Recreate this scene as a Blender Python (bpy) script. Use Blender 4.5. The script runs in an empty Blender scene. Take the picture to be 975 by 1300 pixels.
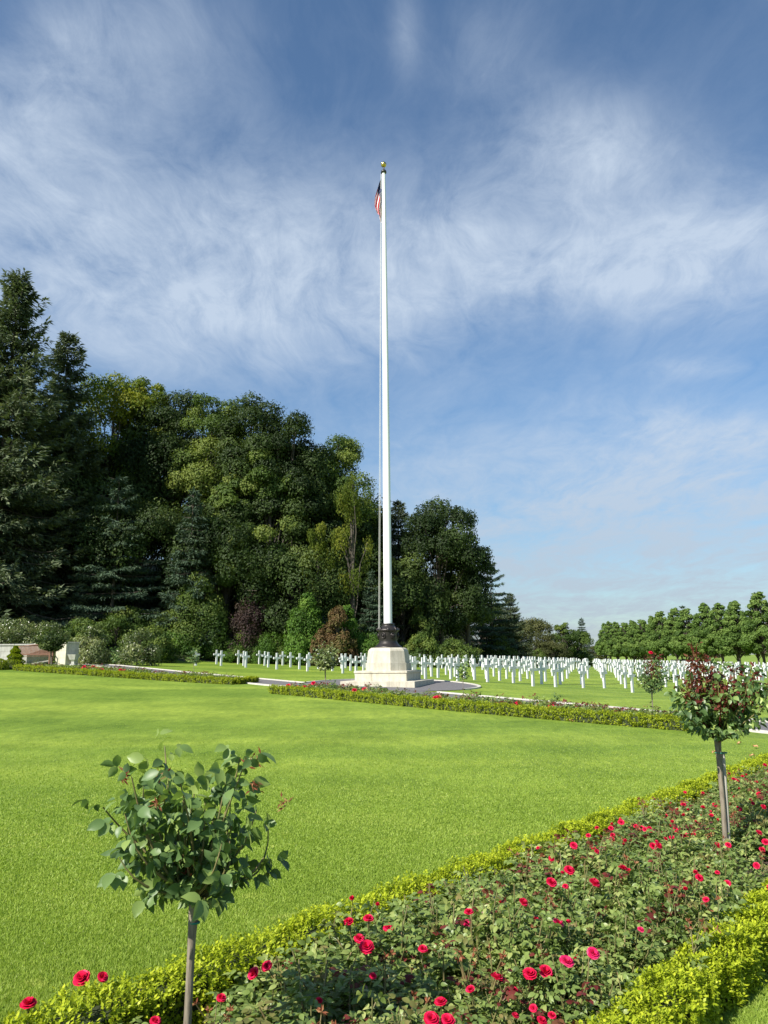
import bpy, math, random
import numpy as np
from mathutils import Matrix, Vector
rng = np.random.default_rng(7); random.seed(7)
S = bpy.context.scene; COL = S.collection
PI = math.pi

# ------------------------------------------------------------------ camera
PITCH, ROLL, EYE, F = math.radians(10.68), math.radians(.5), 1.6, 976.0
_f = np.array([0, math.cos(PITCH), math.sin(PITCH)])
_r0 = np.array([1., 0, 0]); _u0 = np.array([0, -math.sin(PITCH), math.cos(PITCH)])
_u = _u0*math.cos(ROLL)+_r0*math.sin(ROLL); _r = _r0*math.cos(ROLL)-_u0*math.sin(ROLL)
cam = bpy.data.cameras.new('camera'); camo = bpy.data.objects.new('camera', cam); COL.objects.link(camo)
M = Matrix(((_r[0], _u[0], -_f[0], 0), (_r[1], _u[1], -_f[1], 0), (_r[2], _u[2], -_f[2], EYE), (0, 0, 0, 1)))
camo.matrix_world = M
cam.sensor_fit = 'VERTICAL'; cam.sensor_height = 36; cam.lens = 36*F/1300
cam.clip_start = .1; cam.clip_end = 3000
S.camera = camo
def ray(x, y): return _f+(x-487.5)/F*_r-(y-650)/F*_u
def aty(x, y, Y):
    d = ray(x, y); return d*Y/d[1]+np.array([0, 0, EYE])
def atz(x, y, z):
    d = ray(x, y); return d*(z-EYE)/d[2]+np.array([0, 0, EYE])

# ------------------------------------------------------------------ terrain height
CT = [(20,849,38),(60,843.5,43),(297,868,32),(345,881,26.5),(524,875,28.6),(880,928,16.2),(797,879,34.6),
      (562.5,863,34.8),(440,856,45),(283,846.5,52),(870,907,20),(240,855,38)]
pts = [tuple(aty(*c)) for c in CT]
pts += [(x, y, 0) for x, y in [(-3,-2),(4,-2),(-3,4),(0,4),(4,5),(0,8),(5,11),(10,8),(-6,4)]]
pts += [(-8,14,.12),(0,15,.08),(-16,20,.5),(18,100,.25),(8,60,.62),(26,62,-.1),(47,95,-.5),(30,40,-.35),(54,200,-.8),(40,150,-.5),(62,60,-.9),
        (-30,30,1.3),(-42,60,1.9),(0,80,.95),(-20,62,1.5),(0,140,.4),(24,20,-.1)]
P_ = np.array(pts)
def _phi(r2): return r2*np.log(r2+1e-9)*.5
_n = len(P_); _K = _phi(((P_[:, None, :2]-P_[None, :, :2])**2).sum(-1))+np.eye(_n)*6.0
_A = np.zeros((_n+3, _n+3)); _A[:_n, :_n] = _K; _A[:_n, _n] = 1; _A[:_n, _n+1:] = P_[:, :2]; _A[_n, :_n] = 1; _A[_n+1:, :_n] = P_[:, :2].T
_w = np.linalg.solve(_A, np.concatenate([P_[:, 2], [0, 0, 0]]))
FOOT = np.array([(-60,47),(-30,48.5),(-19,50.5),(-14,59.5),(-4,65),(2,71),(8,84),(14,101),(20,125),(30,170),(30,600)], float)
def smooth(t): t = np.clip(t, 0, 1); return t*t*(3-2*t)
def Z(x, y):
    x = np.asarray(x, float); y = np.asarray(y, float); sh = x.shape; x = x.ravel(); y = y.ravel()
    xc = np.clip(x, -45, 62); yc = np.clip(y, -5, 200)
    z = np.zeros_like(x)
    for i in range(0, len(x), 4000):
        a = xc[i:i+4000]; b = yc[i:i+4000]
        z[i:i+4000] = _phi((a[:, None]-P_[:, 0])**2+(b[:, None]-P_[:, 1])**2)@_w[:_n]+_w[_n]+_w[_n+1]*a+_w[_n+2]*b
    near = smooth((y-4)/8); z = z*(.15+.85*near)
    fy = np.interp(x, FOOT[:, 0], FOOT[:, 1]); d = np.where(x < 30, (y-fy), -1)*np.where(x > 5, .75, 1)
    wx = smooth((30-x)/22)
    z = z+np.where(d > 0, 11*smooth(d/46)*wx+.09*np.minimum(d, 10)*wx, 0)
    z = np.where(y > 215, z*(1-smooth((y-215)/150)), z)
    return z.reshape(sh)
def zz(x, y): return float(Z(np.array([x]), np.array([y]))[0])
def gp(px, py):
    d = ray(px, py); t = 1.0; o = np.array([0, 0, EYE])
    T = np.geomspace(1.5, 400, 900); P = o+T[:, None]*d; h = P[:, 2]-Z(P[:, 0], P[:, 1])
    k = np.argmax(h < 0) if (h < 0).any() else len(T)-1
    if k == 0: return P[0]
    a = h[k-1]/(h[k-1]-h[k]); q = P[k-1]*(1-a)+P[k]*a; q[2] = zz(q[0], q[1]); return q

# ------------------------------------------------------------------ materials
def srgb(c):
    if isinstance(c, str):
        c = [int(c[i:i+2], 16)/255 for i in (0, 2, 4)]
        c = [v/12.92 if v <= .04045 else ((v+.055)/1.055)**2.4 for v in c]
    return (c[0], c[1], c[2], 1)
def newmat(name):
    m = bpy.data.materials.new(name); m.use_nodes = True; nt = m.node_tree
    return m, nt, nt.nodes['Principled BSDF']
def ramp(nt, cols, fac, pos=None):
    r = nt.nodes.new('ShaderNodeValToRGB'); e = r.color_ramp.elements
    n = len(cols)
    for i in range(n-2): e.new(.5)
    for i, c in enumerate(cols): e[i].position = (pos[i] if pos else i/(n-1)); e[i].color = (*c[:3], 1)
    nt.links.new(fac, r.inputs[0]); return r.outputs[0]
def noise(nt, scale, detail=4, rough=.5, vec=None, dist=0, stretch=None):
    n = nt.nodes.new('ShaderNodeTexNoise'); n.inputs['Scale'].default_value = scale; n.inputs['Detail'].default_value = detail
    n.inputs['Roughness'].default_value = rough; n.inputs['Distortion'].default_value = dist
    if vec is None:
        vec = nt.nodes.new('ShaderNodeTexCoord').outputs['Object']
    if stretch:
        mp = nt.nodes.new('ShaderNodeMapping'); mp.inputs['Scale'].default_value = stretch; nt.links.new(vec, mp.inputs[0]); vec = mp.outputs[0]
    nt.links.new(vec, n.inputs['Vector']); return n.outputs['Fac']
def bump(nt, b, h, strength=.3, dist=.02):
    n = nt.nodes.new('ShaderNodeBump'); n.inputs['Strength'].default_value = strength; n.inputs['Distance'].default_value = dist
    nt.links.new(h, n.inputs['Height']); nt.links.new(n.outputs[0], b.inputs['Normal'])
def mixc(nt, a, b, fac, mode='MIX'):
    n = nt.nodes.new('ShaderNodeMix'); n.data_type = 'RGBA'; n.blend_type = mode
    for s, v in (('A', a), ('B', b)):
        i = [q for q in n.inputs if q.name == s and q.type == 'RGBA'][0]
        if isinstance(v, (tuple, list)): i.default_value = (*v[:3], 1)
        else: nt.links.new(v, i)
    if isinstance(fac, (int, float)): n.inputs['Factor'].default_value = fac
    else: nt.links.new(fac, n.inputs['Factor'])
    return [q for q in n.outputs if q.type == 'RGBA'][0]
def leafmat(name, cols, rough=.55, trans=.3, tcol=1.6, spec=.14):
    m, nt, b = newmat(name)
    at = nt.nodes.new('ShaderNodeAttribute'); at.attribute_name = 'tint'
    c = ramp(nt, cols, at.outputs['Fac'])
    nt.links.new(c, b.inputs['Base Color']); b.inputs['Roughness'].default_value = rough; b.inputs['Specular IOR Level'].default_value = spec
    t = nt.nodes.new('ShaderNodeBsdfTranslucent')
    tc = mixc(nt, c, (tcol, tcol*1.05, tcol*.5), 1.0, 'MULTIPLY'); nt.links.new(tc, t.inputs[0])
    mx = nt.nodes.new('ShaderNodeMixShader'); mx.inputs[0].default_value = trans
    nt.links.new(b.outputs[0], mx.inputs[1]); nt.links.new(t.outputs[0], mx.inputs[2])
    nt.links.new(mx.outputs[0], nt.nodes['Material Output'].inputs['Surface'])
    return m
def plainmat(name, c1, c2=None, scale=8, rough=.6, metal=0, bs=0, detail=6, spec=.5, stretch=None, bd=.01):
    m, nt, b = newmat(name)
    b.inputs['Roughness'].default_value = rough; b.inputs['Metallic'].default_value = metal; b.inputs['Specular IOR Level'].default_value = spec
    n = noise(nt, scale, detail, .6, stretch=stretch)
    nt.links.new(ramp(nt, [c1, c2 or c1], n, [.3, .7]), b.inputs['Base Color'])
    if bs: bump(nt, b, n, bs, bd)
    return m

L = {}
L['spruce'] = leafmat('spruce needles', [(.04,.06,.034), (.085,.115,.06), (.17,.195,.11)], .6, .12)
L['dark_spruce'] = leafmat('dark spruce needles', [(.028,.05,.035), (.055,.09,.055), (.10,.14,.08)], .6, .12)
L['oak'] = leafmat('dark broadleaf leaves', [(.02,.036,.010), (.052,.082,.02), (.12,.155,.04)], .5, .25)
L['maple'] = leafmat('yellowing maple leaves', [(.05,.085,.01), (.12,.16,.018), (.26,.25,.02)], .5, .32)
L['ash'] = leafmat('mid green leaves', [(.036,.068,.015), (.088,.135,.028), (.19,.225,.05)], .5, .3)
L['birch'] = leafmat('weeping birch leaves', [(.06,.09,.012), (.12,.15,.02), (.21,.21,.03)], .5, .3)
L['linden'] = leafmat('linden leaves', [(.055,.10,.022), (.115,.185,.04), (.20,.27,.07)], .55, .3)
L['rhodo'] = leafmat('rhododendron leaves', [(.05,.075,.02), (.13,.17,.045), (.32,.33,.14)], .35, .2, spec=.5)
L['purple'] = leafmat('purple leaves', [(.03,.018,.018), (.055,.035,.03), (.06,.06,.03)], .5, .2)
L['brown'] = leafmat('browning leaves', [(.06,.04,.015), (.13,.08,.035), (.1,.11,.03)], .6, .2)
L['bright'] = leafmat('bright green shrub leaves', [(.04,.085,.014), (.09,.175,.025), (.17,.25,.045)], .5, .3)
L['box'] = leafmat('box leaves', [(.13,.19,.012), (.31,.38,.02), (.56,.59,.045)], .38, .35, 1.3)
L['boxfar'] = leafmat('box leaves', [(.10,.15,.012), (.25,.31,.018), (.45,.48,.03)], .45, .35, 1.3)
L['rose'] = leafmat('rose leaves', [(.08,.125,.03), (.19,.26,.065), (.42,.43,.15)], .42, .28, spec=.4)
L['rosetree'] = leafmat('glossy rose leaves', [(.055,.10,.035), (.115,.19,.06), (.32,.40,.10)], .42, .28, spec=.35)
L['roseyellow'] = leafmat('ageing rose leaves', [(.09,.12,.03), (.16,.16,.05), (.24,.17,.07)], .45, .25)
L['rosered'] = leafmat('young red rose leaves', [(.09,.018,.018), (.16,.035,.03), (.16,.09,.04)], .3, .3)
L['grass'] = leafmat('lawn grass blades', [(.16,.25,.03), (.27,.37,.055), (.46,.50,.13)], .5, .35, 1.3, spec=.25)
L['petal'] = leafmat('crimson rose petals', [(.42,.005,.03), (.68,.012,.07), (.80,.04,.15)], .45, .25, 1.3)
L['pinkpetal'] = leafmat('magenta rose petals', [(.55,.01,.08), (.75,.03,.16), (.8,.15,.3)], .45, .25, 1.3)
L['spent'] = leafmat('faded rose heads', [(.14,.04,.02), (.24,.08,.04), (.3,.17,.08)], .7, .15)
BARK = plainmat('tree bark', (.035,.028,.02), (.1,.085,.065), 3, .9, bs=.6, stretch=(3,3,.5))
ROSEBARK = plainmat('rose stem bark', (.11,.085,.06), (.27,.23,.17), 45, .75, bs=.7, stretch=(2,2,.25), bd=.004)
STAKE = plainmat('weathered stake wood', (.3,.27,.22), (.5,.47,.4), 30, .8, bs=.4, stretch=(2,2,.15), bd=.003)
GREENSTEM = plainmat('green rose stems', (.09,.12,.03), (.2,.14,.06), 20, .6)
TWIG = plainmat('hedge twigs', (.018,.025,.008), (.04,.055,.015), 30, .9)

# ------------------------------------------------------------------ mesh building
class MB:
    def __init__(s): s.V = []; s.F = []; s.T = []; s.MI = []; s.n = 0; s.SM = []
    def add(s, V, Fc, tint=None, mi=0, sm=False):
        V = np.asarray(V, float).reshape(-1, 3); Fc = np.asarray(Fc, int)
        s.V.append(V); s.F.append(Fc+s.n); s.n += len(V)
        s.T.append(np.broadcast_to(np.asarray(.5 if tint is None else tint, float), (len(Fc),)))
        s.MI.append(np.full(len(Fc), mi)); s.SM.append(np.full(len(Fc), sm)); return s
    def mesh(s, name, mats):
        me = bpy.data.meshes.new(name)
        V = np.concatenate(s.V); me.vertices.add(len(V)); me.vertices.foreach_set('co', V.astype(np.float32).ravel())
        lt = np.concatenate([np.full(len(f), f.shape[1]) for f in s.F]); li = np.concatenate([f.ravel() for f in s.F])
        me.loops.add(len(li)); me.loops.foreach_set('vertex_index', li.astype(np.int32))
        me.polygons.add(len(lt)); me.polygons.foreach_set('loop_start', np.concatenate([[0], np.cumsum(lt)[:-1]]).astype(np.int32))
        me.polygons.foreach_set('loop_total', lt.astype(np.int32))
        me.polygons.foreach_set('material_index', np.concatenate(s.MI).astype(np.int32))
        me.polygons.foreach_set('use_smooth', np.concatenate(s.SM).astype(bool))
        me.update(calc_edges=True)
        a = me.attributes.new('tint', 'FLOAT', 'FACE'); a.data.foreach_set('value', np.concatenate(s.T).astype(np.float32))
        for m in (mats if isinstance(mats, (list, tuple)) else [mats]): me.materials.append(m)
        return me
    def obj(s, name, mats, parent=None, loc=None):
        return link(name, s.mesh(name, mats), parent, loc)
def link(name, me, parent=None, loc=None):
    o = bpy.data.objects.new(name, me); COL.objects.link(o)
    if parent is not None: o.parent = parent
    if loc is not None: o.location = loc
    return o
def tag(o, label=None, cat=None, group=None, kind=None):
    if label: o['label'] = label
    if cat: o['category'] = cat
    if group: o['group'] = group
    if kind: o['kind'] = kind
    return o
def root(name, loc, label, cat, group=None, rz=0, scale=None):
    o = bpy.data.objects.new(name, None); COL.objects.link(o); o.empty_display_size = .2
    o.location = loc; o.rotation_euler = (0, 0, rz)
    if scale is not None: o.scale = scale
    return tag(o, label, cat, group)
def dup(src, parent=None, loc=None, rot=None, scale=None):
    c = src.copy(); COL.objects.link(c)
    if parent is not None: c.parent = parent
    if loc is not None: c.location = loc
    if rot is not None: c.rotation_euler = rot
    if scale is not None: c.scale = scale
    return c
def box(mb, c, s, rz=0, tint=.5, mi=0, bev=0, top=1.0):
    x, y, z = np.array(s)/2.
    def ring(hx, hy, b, zc):
        if b > 0: q = [(hx-b, -hy), (hx, -hy+b), (hx, hy-b), (hx-b, hy), (-hx+b, hy), (-hx, hy-b), (-hx, -hy+b), (-hx+b, -hy)]
        else: q = [(hx, -hy), (hx, hy), (-hx, hy), (-hx, -hy)]
        return [(a, d, zc) for a, d in q]
    if bev > 0:
        rs = [ring(x-bev, y-bev, bev*.5, -z), ring(x, y, bev, -z+bev), ring(x*top, y*top, bev, z-bev), ring(x*top-bev, y*top-bev, bev*.5, z)]
    else: rs = [ring(x, y, 0, -z), ring(x*top, y*top, 0, z)]
    k = len(rs[0]); V = np.array([p for r in rs for p in r]); Fq = []
    for i in range(len(rs)-1):
        for j in range(k): Fq.append([i*k+j, i*k+(j+1) % k, (i+1)*k+(j+1) % k, (i+1)*k+j])
    cr, sr = math.cos(rz), math.sin(rz); V = V@np.array([[cr, sr, 0], [-sr, cr, 0], [0, 0, 1]])+np.array(c)
    mb.add(V, Fq, tint, mi)
    n0 = mb.n-len(V)
    mb.F.append(np.array([[n0+j for j in range(k)][::-1]])); mb.T.append(np.array([tint])); mb.MI.append(np.array([mi])); mb.SM.append(np.array([False]))
    mb.F.append(np.array([[n0+(len(rs)-1)*k+j for j in range(k)]])); mb.T.append(np.array([tint])); mb.MI.append(np.array([mi])); mb.SM.append(np.array([False]))
def tube(mb, P, R, n=6, mi=0, tint=.5, cap=False):
    P = np.asarray(P, float); R = np.broadcast_to(np.asarray(R, float), (len(P),)); m = len(P)
    T = np.gradient(P, axis=0); T /= np.linalg.norm(T, axis=1, keepdims=True)+1e-9
    ref = np.array([0, 0, 1.]) if abs(T[:, 2]).mean() < .8 else np.array([1., 0, 0])
    A = np.cross(T, ref); A /= np.linalg.norm(A, axis=1, keepdims=True)+1e-9; B = np.cross(T, A)
    th = np.arange(n)*2*PI/n
    V = P[:, None]+R[:, None, None]*(A[:, None]*np.cos(th)[None, :, None]+B[:, None]*np.sin(th)[None, :, None])
    i = np.arange(m-1)[:, None]*n; j = np.arange(n)[None]; j2 = (j+1) % n
    Fq = np.stack([i+j, i+j2, i+n+j2, i+n+j], -1).reshape(-1, 4)
    mb.add(V.reshape(-1, 3), Fq, tint, mi, True)
def lathe(mb, prof, n=32, c=(0, 0, 0), mi=0, sm=True, rot=0):
    prof = np.array(prof, float); th = np.arange(n)*2*PI/n+rot
    V = np.stack([prof[:, 0][:, None]*np.cos(th), prof[:, 0][:, None]*np.sin(th), np.repeat(prof[:, 1][:, None], n, 1)], -1)+np.array(c)
    m = len(prof); i = np.arange(m-1)[:, None]*n; j = np.arange(n)[None]; j2 = (j+1) % n
    mb.add(V.reshape(-1, 3), np.stack([i+j, i+j2, i+n+j2, i+n+j], -1).reshape(-1, 4), .5, mi, sm)
def nrm(v): return v/(np.linalg.norm(v, axis=-1, keepdims=True)+1e-9)
def leaves(mb, P, D, N, Ln, W, tint, kind='rhomb', fold=.16, droop=.15, mi=0):
    P = np.asarray(P); n = len(P); D = nrm(D); Sd = nrm(np.cross(D, N)); N2 = np.cross(Sd, D)
    Ln = np.broadcast_to(Ln, (n,))[:, None]; W = np.broadcast_to(W, (n,))[:, None]
    if kind == 'rhomb':
        V = np.stack([P, P+D*Ln*.45-Sd*W/2, P+D*Ln-N2*Ln*droop, P+D*Ln*.45+Sd*W/2], 1)
        Fq = np.arange(4*n).reshape(n, 4); mb.add(V.reshape(-1, 3), Fq, tint, mi)
    else:
        if kind == 'oval':
            def q_(a, w, up, dr): return P+D*Ln*a+Sd*W*w+N2*(W*up-Ln*dr*droop)
            V = np.stack([q_(0, 0, 0, 0), q_(.14, -.34, fold*.6, 0), q_(.40, -.5, fold, .1), q_(.68, -.42, fold*.8, .4), q_(.88, -.18, fold*.4, .75), q_(1.02, 0, 0, 1.1),
                          q_(.88, .18, fold*.4, .75), q_(.68, .42, fold*.8, .4), q_(.40, .5, fold, .1), q_(.14, .34, fold*.6, 0), q_(.40, 0, 0, .1), q_(.70, 0, 0, .45)], 1)
            b = np.arange(n)[:, None]*12
            Fq = np.concatenate([b+np.array([[0, 10, 2, 1]]), b+np.array([[10, 11, 3, 2]]), b+np.array([[11, 5, 4, 3]]), b+np.array([[0, 9, 8, 10]]), b+np.array([[10, 8, 7, 11]]), b+np.array([[11, 7, 6, 5]])])
            mb.add(V.reshape(-1, 3), Fq, np.concatenate([np.broadcast_to(tint, (n,))]*6), mi, True); return
        V = np.stack([P, P+D*Ln*.28-Sd*W*.46+N2*W*fold, P+D*Ln*.68-Sd*W*.4+N2*(W*fold-Ln*droop*.4), P+D*Ln-N2*Ln*droop,
                      P+D*Ln*.68+Sd*W*.4+N2*(W*fold-Ln*droop*.4), P+D*Ln*.28+Sd*W*.46+N2*W*fold], 1)
        b = np.arange(n)[:, None]*6
        Fq = np.concatenate([b+np.array([[0, 3, 2, 1]]), b+np.array([[0, 5, 4, 3]])])
        mb.add(V.reshape(-1, 3), Fq, np.concatenate([np.broadcast_to(tint, (n,))]*2), mi)
def rdir(n, g=rng): return nrm(g.normal(size=(n, 3)))

# ------------------------------------------------------------------ ground sheets
GM, nt, b = newmat('mown lawn')
geo = nt.nodes.new('ShaderNodeNewGeometry').outputs['Position']
n1 = noise(nt, 60, 5, .7, geo); n2 = noise(nt, .55, 5, .6, geo); n3 = noise(nt, 7, 4, .7, geo, stretch=(1, .35, 1))
n4 = noise(nt, .2, 3, .5, geo, stretch=(.25, 1.6, 1))
c = ramp(nt, [(.11,.17,.018), (.18,.26,.032), (.27,.345,.065)], n1, [.3, .5, .72])
c = mixc(nt, c, ramp(nt, [(.7,.75,.6), (1.25,1.2,1.25)], n2, [.35, .65]), .8, 'MULTIPLY')
c = mixc(nt, c, ramp(nt, [(.72,.78,.7), (1.2,1.15,1.1)], n3, [.35, .65]), .8, 'MULTIPLY')
c = mixc(nt, c, ramp(nt, [(.78,.85,.75), (1.18,1.12,1.1)], n4, [.4, .6]), .9, 'MULTIPLY')
nt.links.new(c, b.inputs['Base Color']); b.inputs['Roughness'].default_value = .75; b.inputs['Specular IOR Level'].default_value = .2
bump(nt, b, n1, .7, .02)
def graded(a, bb, fine, lo, hi):
    v = [0.0]; 
    out = list(np.arange(lo, hi+1e-6, fine)); st = fine
    x = hi
    while x < bb: st *= 1.14; x += st; out.append(x)
    x = lo; st = fine
    while x > a: st *= 1.14; x -= st; out.insert(0, x)
    return np.array(out)
xs = graded(-900, 900, .6, -24, 24); ys = graded(-60, 1400, .6, 1, 56)
X, Y = np.meshgrid(xs, ys); ZZ = Z(X, Y)
mb = MB(); nx = len(xs); i = np.arange(len(ys)-1)[:, None]*nx; j = np.arange(nx-1)[None]
mb.add(np.stack([X, Y, ZZ], -1).reshape(-1, 3), np.stack([i+j, i+j+1, i+nx+j+1, i+nx+j], -1).reshape(-1, 4), sm=True)
Fa = np.stack([i+j, i+j+1, i+nx+j+1, i+nx+j], -1).reshape(-1, 4); V_ = np.stack([X, Y, ZZ], -1).reshape(-1, 3)
cx_ = V_[Fa].mean(1); hill = (cx_[:, 1] > np.interp(cx_[:, 0], FOOT[:, 0], FOOT[:, 1])+1.2) & (cx_[:, 0] < 29) & (cx_[:, 1] < 260)
mb = MB(); mb.add(V_, Fa[~hill], sm=True); tag(mb.obj('lawn', GM), kind='structure')
HM = plainmat('dark undergrowth floor', (.025,.035,.012), (.06,.085,.024), 2.5, .95, bs=1, bd=.15)  # dark leaf litter and undergrowth colour of the forest floor
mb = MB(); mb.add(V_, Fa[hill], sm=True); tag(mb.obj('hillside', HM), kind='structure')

SOIL = plainmat('dark garden soil', (.03,.02,.013), (.09,.06,.04), 25, .95, bs=1, bd=.03)
ASPH = plainmat('grey asphalt', (.085,.08,.082), (.17,.16,.16), 40, .9, bs=.3)
KERB = plainmat('pale kerb stone', (.42,.39,.34), (.6,.57,.5), 12, .8, bs=.2)
def strip(name, A, Bv, mat, lift, n=None, kind='structure'):
    """ground sheet between polylines A and Bv (same count)"""
    A = np.array(A, float); Bv = np.array(Bv, float); mb = MB(); Vs = []
    m = 8
    for t in np.linspace(0, 1, m):
        q = A*(1-t)+Bv*t; Vs.append(np.column_stack([q, Z(q[:, 0], q[:, 1])+lift]))
    V = np.array(Vs); k = A.shape[0]; i = np.arange(m-1)[:, None]*k; j = np.arange(k-1)[None]
    Fq = np.stack([i+j, i+j+1, i+k+j+1, i+k+j], -1).reshape(-1, 4)
    mb.add(V.reshape(-1, 3), Fq); return tag(mb.obj(name, mat), kind=kind)
def resample(P, step):
    P = np.array(P, float); d = np.concatenate([[0], np.cumsum(np.linalg.norm(np.diff(P, axis=0), axis=1))])
    t = np.linspace(0, d[-1], max(2, int(d[-1]/step)+1)); return np.column_stack([np.interp(t, d, P[:, k]) for k in range(P.shape[1])])
def offset(P, w):
    T = nrm(np.gradient(P, axis=0)); return P+np.column_stack([-T[:, 1], T[:, 0]])*w
def kerbline(P, w=.12, h=.05, cuts=1.0):
    mb = MB(); P = resample(P, .33); T = nrm(np.gradient(P, axis=0)); Nn = np.column_stack([-T[:, 1], T[:, 0]])
    z = Z(P[:, 0], P[:, 1])
    a = np.column_stack([P-Nn*w/2, z-.1]); b_ = np.column_stack([P-Nn*w/2, z+h]); c_ = np.column_stack([P+Nn*w/2, z+h]); d_ = np.column_stack([P+Nn*w/2, z-.1])
    V = np.stack([a, b_, c_, d_], 1).reshape(-1, 3); k = len(P); i = np.arange(k-1)[:, None]*4; j = np.arange(3)[None]
    mb.add(V, np.stack([i+j, i+j+1, i+4+j+1, i+4+j], -1).reshape(-1, 4)); return mb

PC = np.array([.12, 31.0])      # centre of the round plaza and of the flagpole
RP = 3.55
far_px = [(100,842.5),(150,845),(195,849.5),(240,854),(300,859.5),(345,863.5),(389,867.5)]
kerbL = np.array([gp(*q)[:2] for q in far_px])
kr_px = [(556,879.5),(600,883.5),(640,887),(700,892),(760,897.5),(820,903),(870,907.5),(930,913),(975,917.5),(1100,930)]
kerbR = np.array([gp(*q)[:2] for q in kr_px])
W = 1.9
pl = resample(np.vstack([kerbL, kerbR]), .5)
near_edge = offset(pl, -W)
strip('path', pl, near_edge, ASPH, .012)
# plaza disc
th = np.linspace(0, 2*PI, 97)[:-1]; mb = MB(); rr = np.linspace(0.3, RP, 8)
Vd = np.array([[PC[0]+r*math.cos(t), PC[1]+r*math.sin(t)] for r in rr for t in th]); V3 = np.column_stack([Vd, Z(Vd[:, 0], Vd[:, 1])+.018])
i = np.arange(7)[:, None]*96; j = np.arange(96)[None]; mb.add(V3, np.stack([i+j, i+96+j, i+96+(j+1) % 96, i+(j+1) % 96], -1).reshape(-1, 4))
tag(mb.obj('plaza_paving', ASPH), kind='structure')
tag(kerbline(kerbL).obj('kerb', KERB), kind='structure')
tag(kerbline(kerbR).obj('kerb', KERB), kind='structure')
arc = [PC+RP*np.array([math.cos(a), math.sin(a)]) for a in np.linspace(math.radians(-40), math.radians(172), 40)]
tag(kerbline(arc).obj('kerb', KERB), kind='structure')
tag(kerbline(resample(near_edge[8:], .5)).obj('kerb', KERB), kind='structure')
# pavement before the bench
q1, q2 = gp(40, 845), gp(112, 844)
A = resample([q1[:2]+[-6, .2], q2[:2]+[.5, 0]], .5); strip('pavement', A, A+np.array([0, 2.4]), KERB, .016)

# ------------------------------------------------------------------ world and sun
SUN_AZ, SUN_EL = math.radians(-134), math.radians(41)
sd = np.array([math.sin(SUN_AZ)*math.cos(SUN_EL), math.cos(SUN_AZ)*math.cos(SUN_EL), math.sin(SUN_EL)])
sl = bpy.data.lights.new('sun', 'SUN'); sl.energy = 4.6; sl.angle = math.radians(.5); sl.color = (1, .95, .86)
so = bpy.data.objects.new('sun', sl); COL.objects.link(so); so.rotation_euler = Vector(sd).to_track_quat('Z', 'Y').to_euler(); so.location = (-20, 0, 40)
w = bpy.data.worlds.new('World'); S.world = w; w.use_nodes = True; nt = w.node_tree; bg = nt.nodes['Background']
sky = nt.nodes.new('ShaderNodeTexSky'); sky.sky_type = 'NISHITA'; sky.sun_disc = False
sky.sun_elevation = SUN_EL; sky.sun_rotation = SUN_AZ; sky.air_density = 1.0; sky.dust_density = .4; sky.ozone_density = 2.2
bg.inputs['Strength'].default_value = .085
tc = nt.nodes.new('ShaderNodeTexCoord').outputs['Generated']
sep = nt.nodes.new('ShaderNodeSeparateXYZ'); nt.links.new(tc, sep.inputs[0])
def mth(op, a, b_=None, clamp=False):
    n = nt.nodes.new('ShaderNodeMath'); n.operation = op; n.use_clamp = clamp
    for k, v in enumerate((a, b_)):
        if v is None: continue
        if isinstance(v, (int, float)): n.inputs[k].default_value = v
        else: nt.links.new(v, n.inputs[k])
    return n.outputs[0]
# clouds lie on a plane high above: project the direction onto it
zc = mth('ADD', mth('MAXIMUM', sep.outputs[2], 0.0), .12)
cmb = nt.nodes.new('ShaderNodeCombineXYZ'); nt.links.new(mth('DIVIDE', sep.outputs[0], zc), cmb.inputs[0]); nt.links.new(mth('DIVIDE', sep.outputs[1], zc), cmb.inputs[1])
pv = cmb.outputs[0]
def cloudpos(px, py):
    d = nrm(ray(px, py)); return d[0]/(max(d[2], 0)+.12), d[1]/(max(d[2], 0)+.12)
wn = nt.nodes.new('ShaderNodeTexNoise'); wn.inputs['Scale'].default_value = 1.1; wn.inputs['Detail'].default_value = 3; nt.links.new(pv, wn.inputs['Vector'])
va = nt.nodes.new('ShaderNodeVectorMath'); va.operation = 'MULTIPLY_ADD'; nt.links.new(wn.outputs['Color'], va.inputs[0]); va.inputs[1].default_value = (.5, .5, 0); nt.links.new(pv, va.inputs[2])
pw = va.outputs[0]
f1 = noise(nt, 1.9, 10, .62, pw); f2 = noise(nt, 2.6, 9, .62, pw, stretch=(1.7, .65, 1), dist=.25); f3 = noise(nt, 9, 10, .7, pw, stretch=(1.4, .7, 1), dist=.5)
fib = mth('ADD', mth('MULTIPLY', f1, .42), mth('ADD', mth('MULTIPLY', f2, .32), mth('MULTIPLY', f3, .26)))
BL = [((60,300),260,110,0,.8),((330,300),200,90,10,.75),((560,345),120,65,0,1.0),((745,185),95,60,0,.95),((640,260),110,70,0,.5),((930,300),170,85,-10,1.0),
      ((780,350),150,55,0,.8),((150,30),110,60,0,.5),((20,140),100,90,0,.8),((180,90),130,80,0,.5),((700,690),380,130,0,.95),((900,620),220,100,0,.7),((760,780),420,70,0,.8),((200,410),260,70,0,.6),((620,70),60,70,0,.3),
      ((960,570),40,30,0,.9),((880,468),50,14,0,.6),((850,545),45,22,0,.5),((515,40),18,60,0,.45),((420,420),160,70,0,.35),((460,770),500,70,0,.5)]
tot = None
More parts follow.
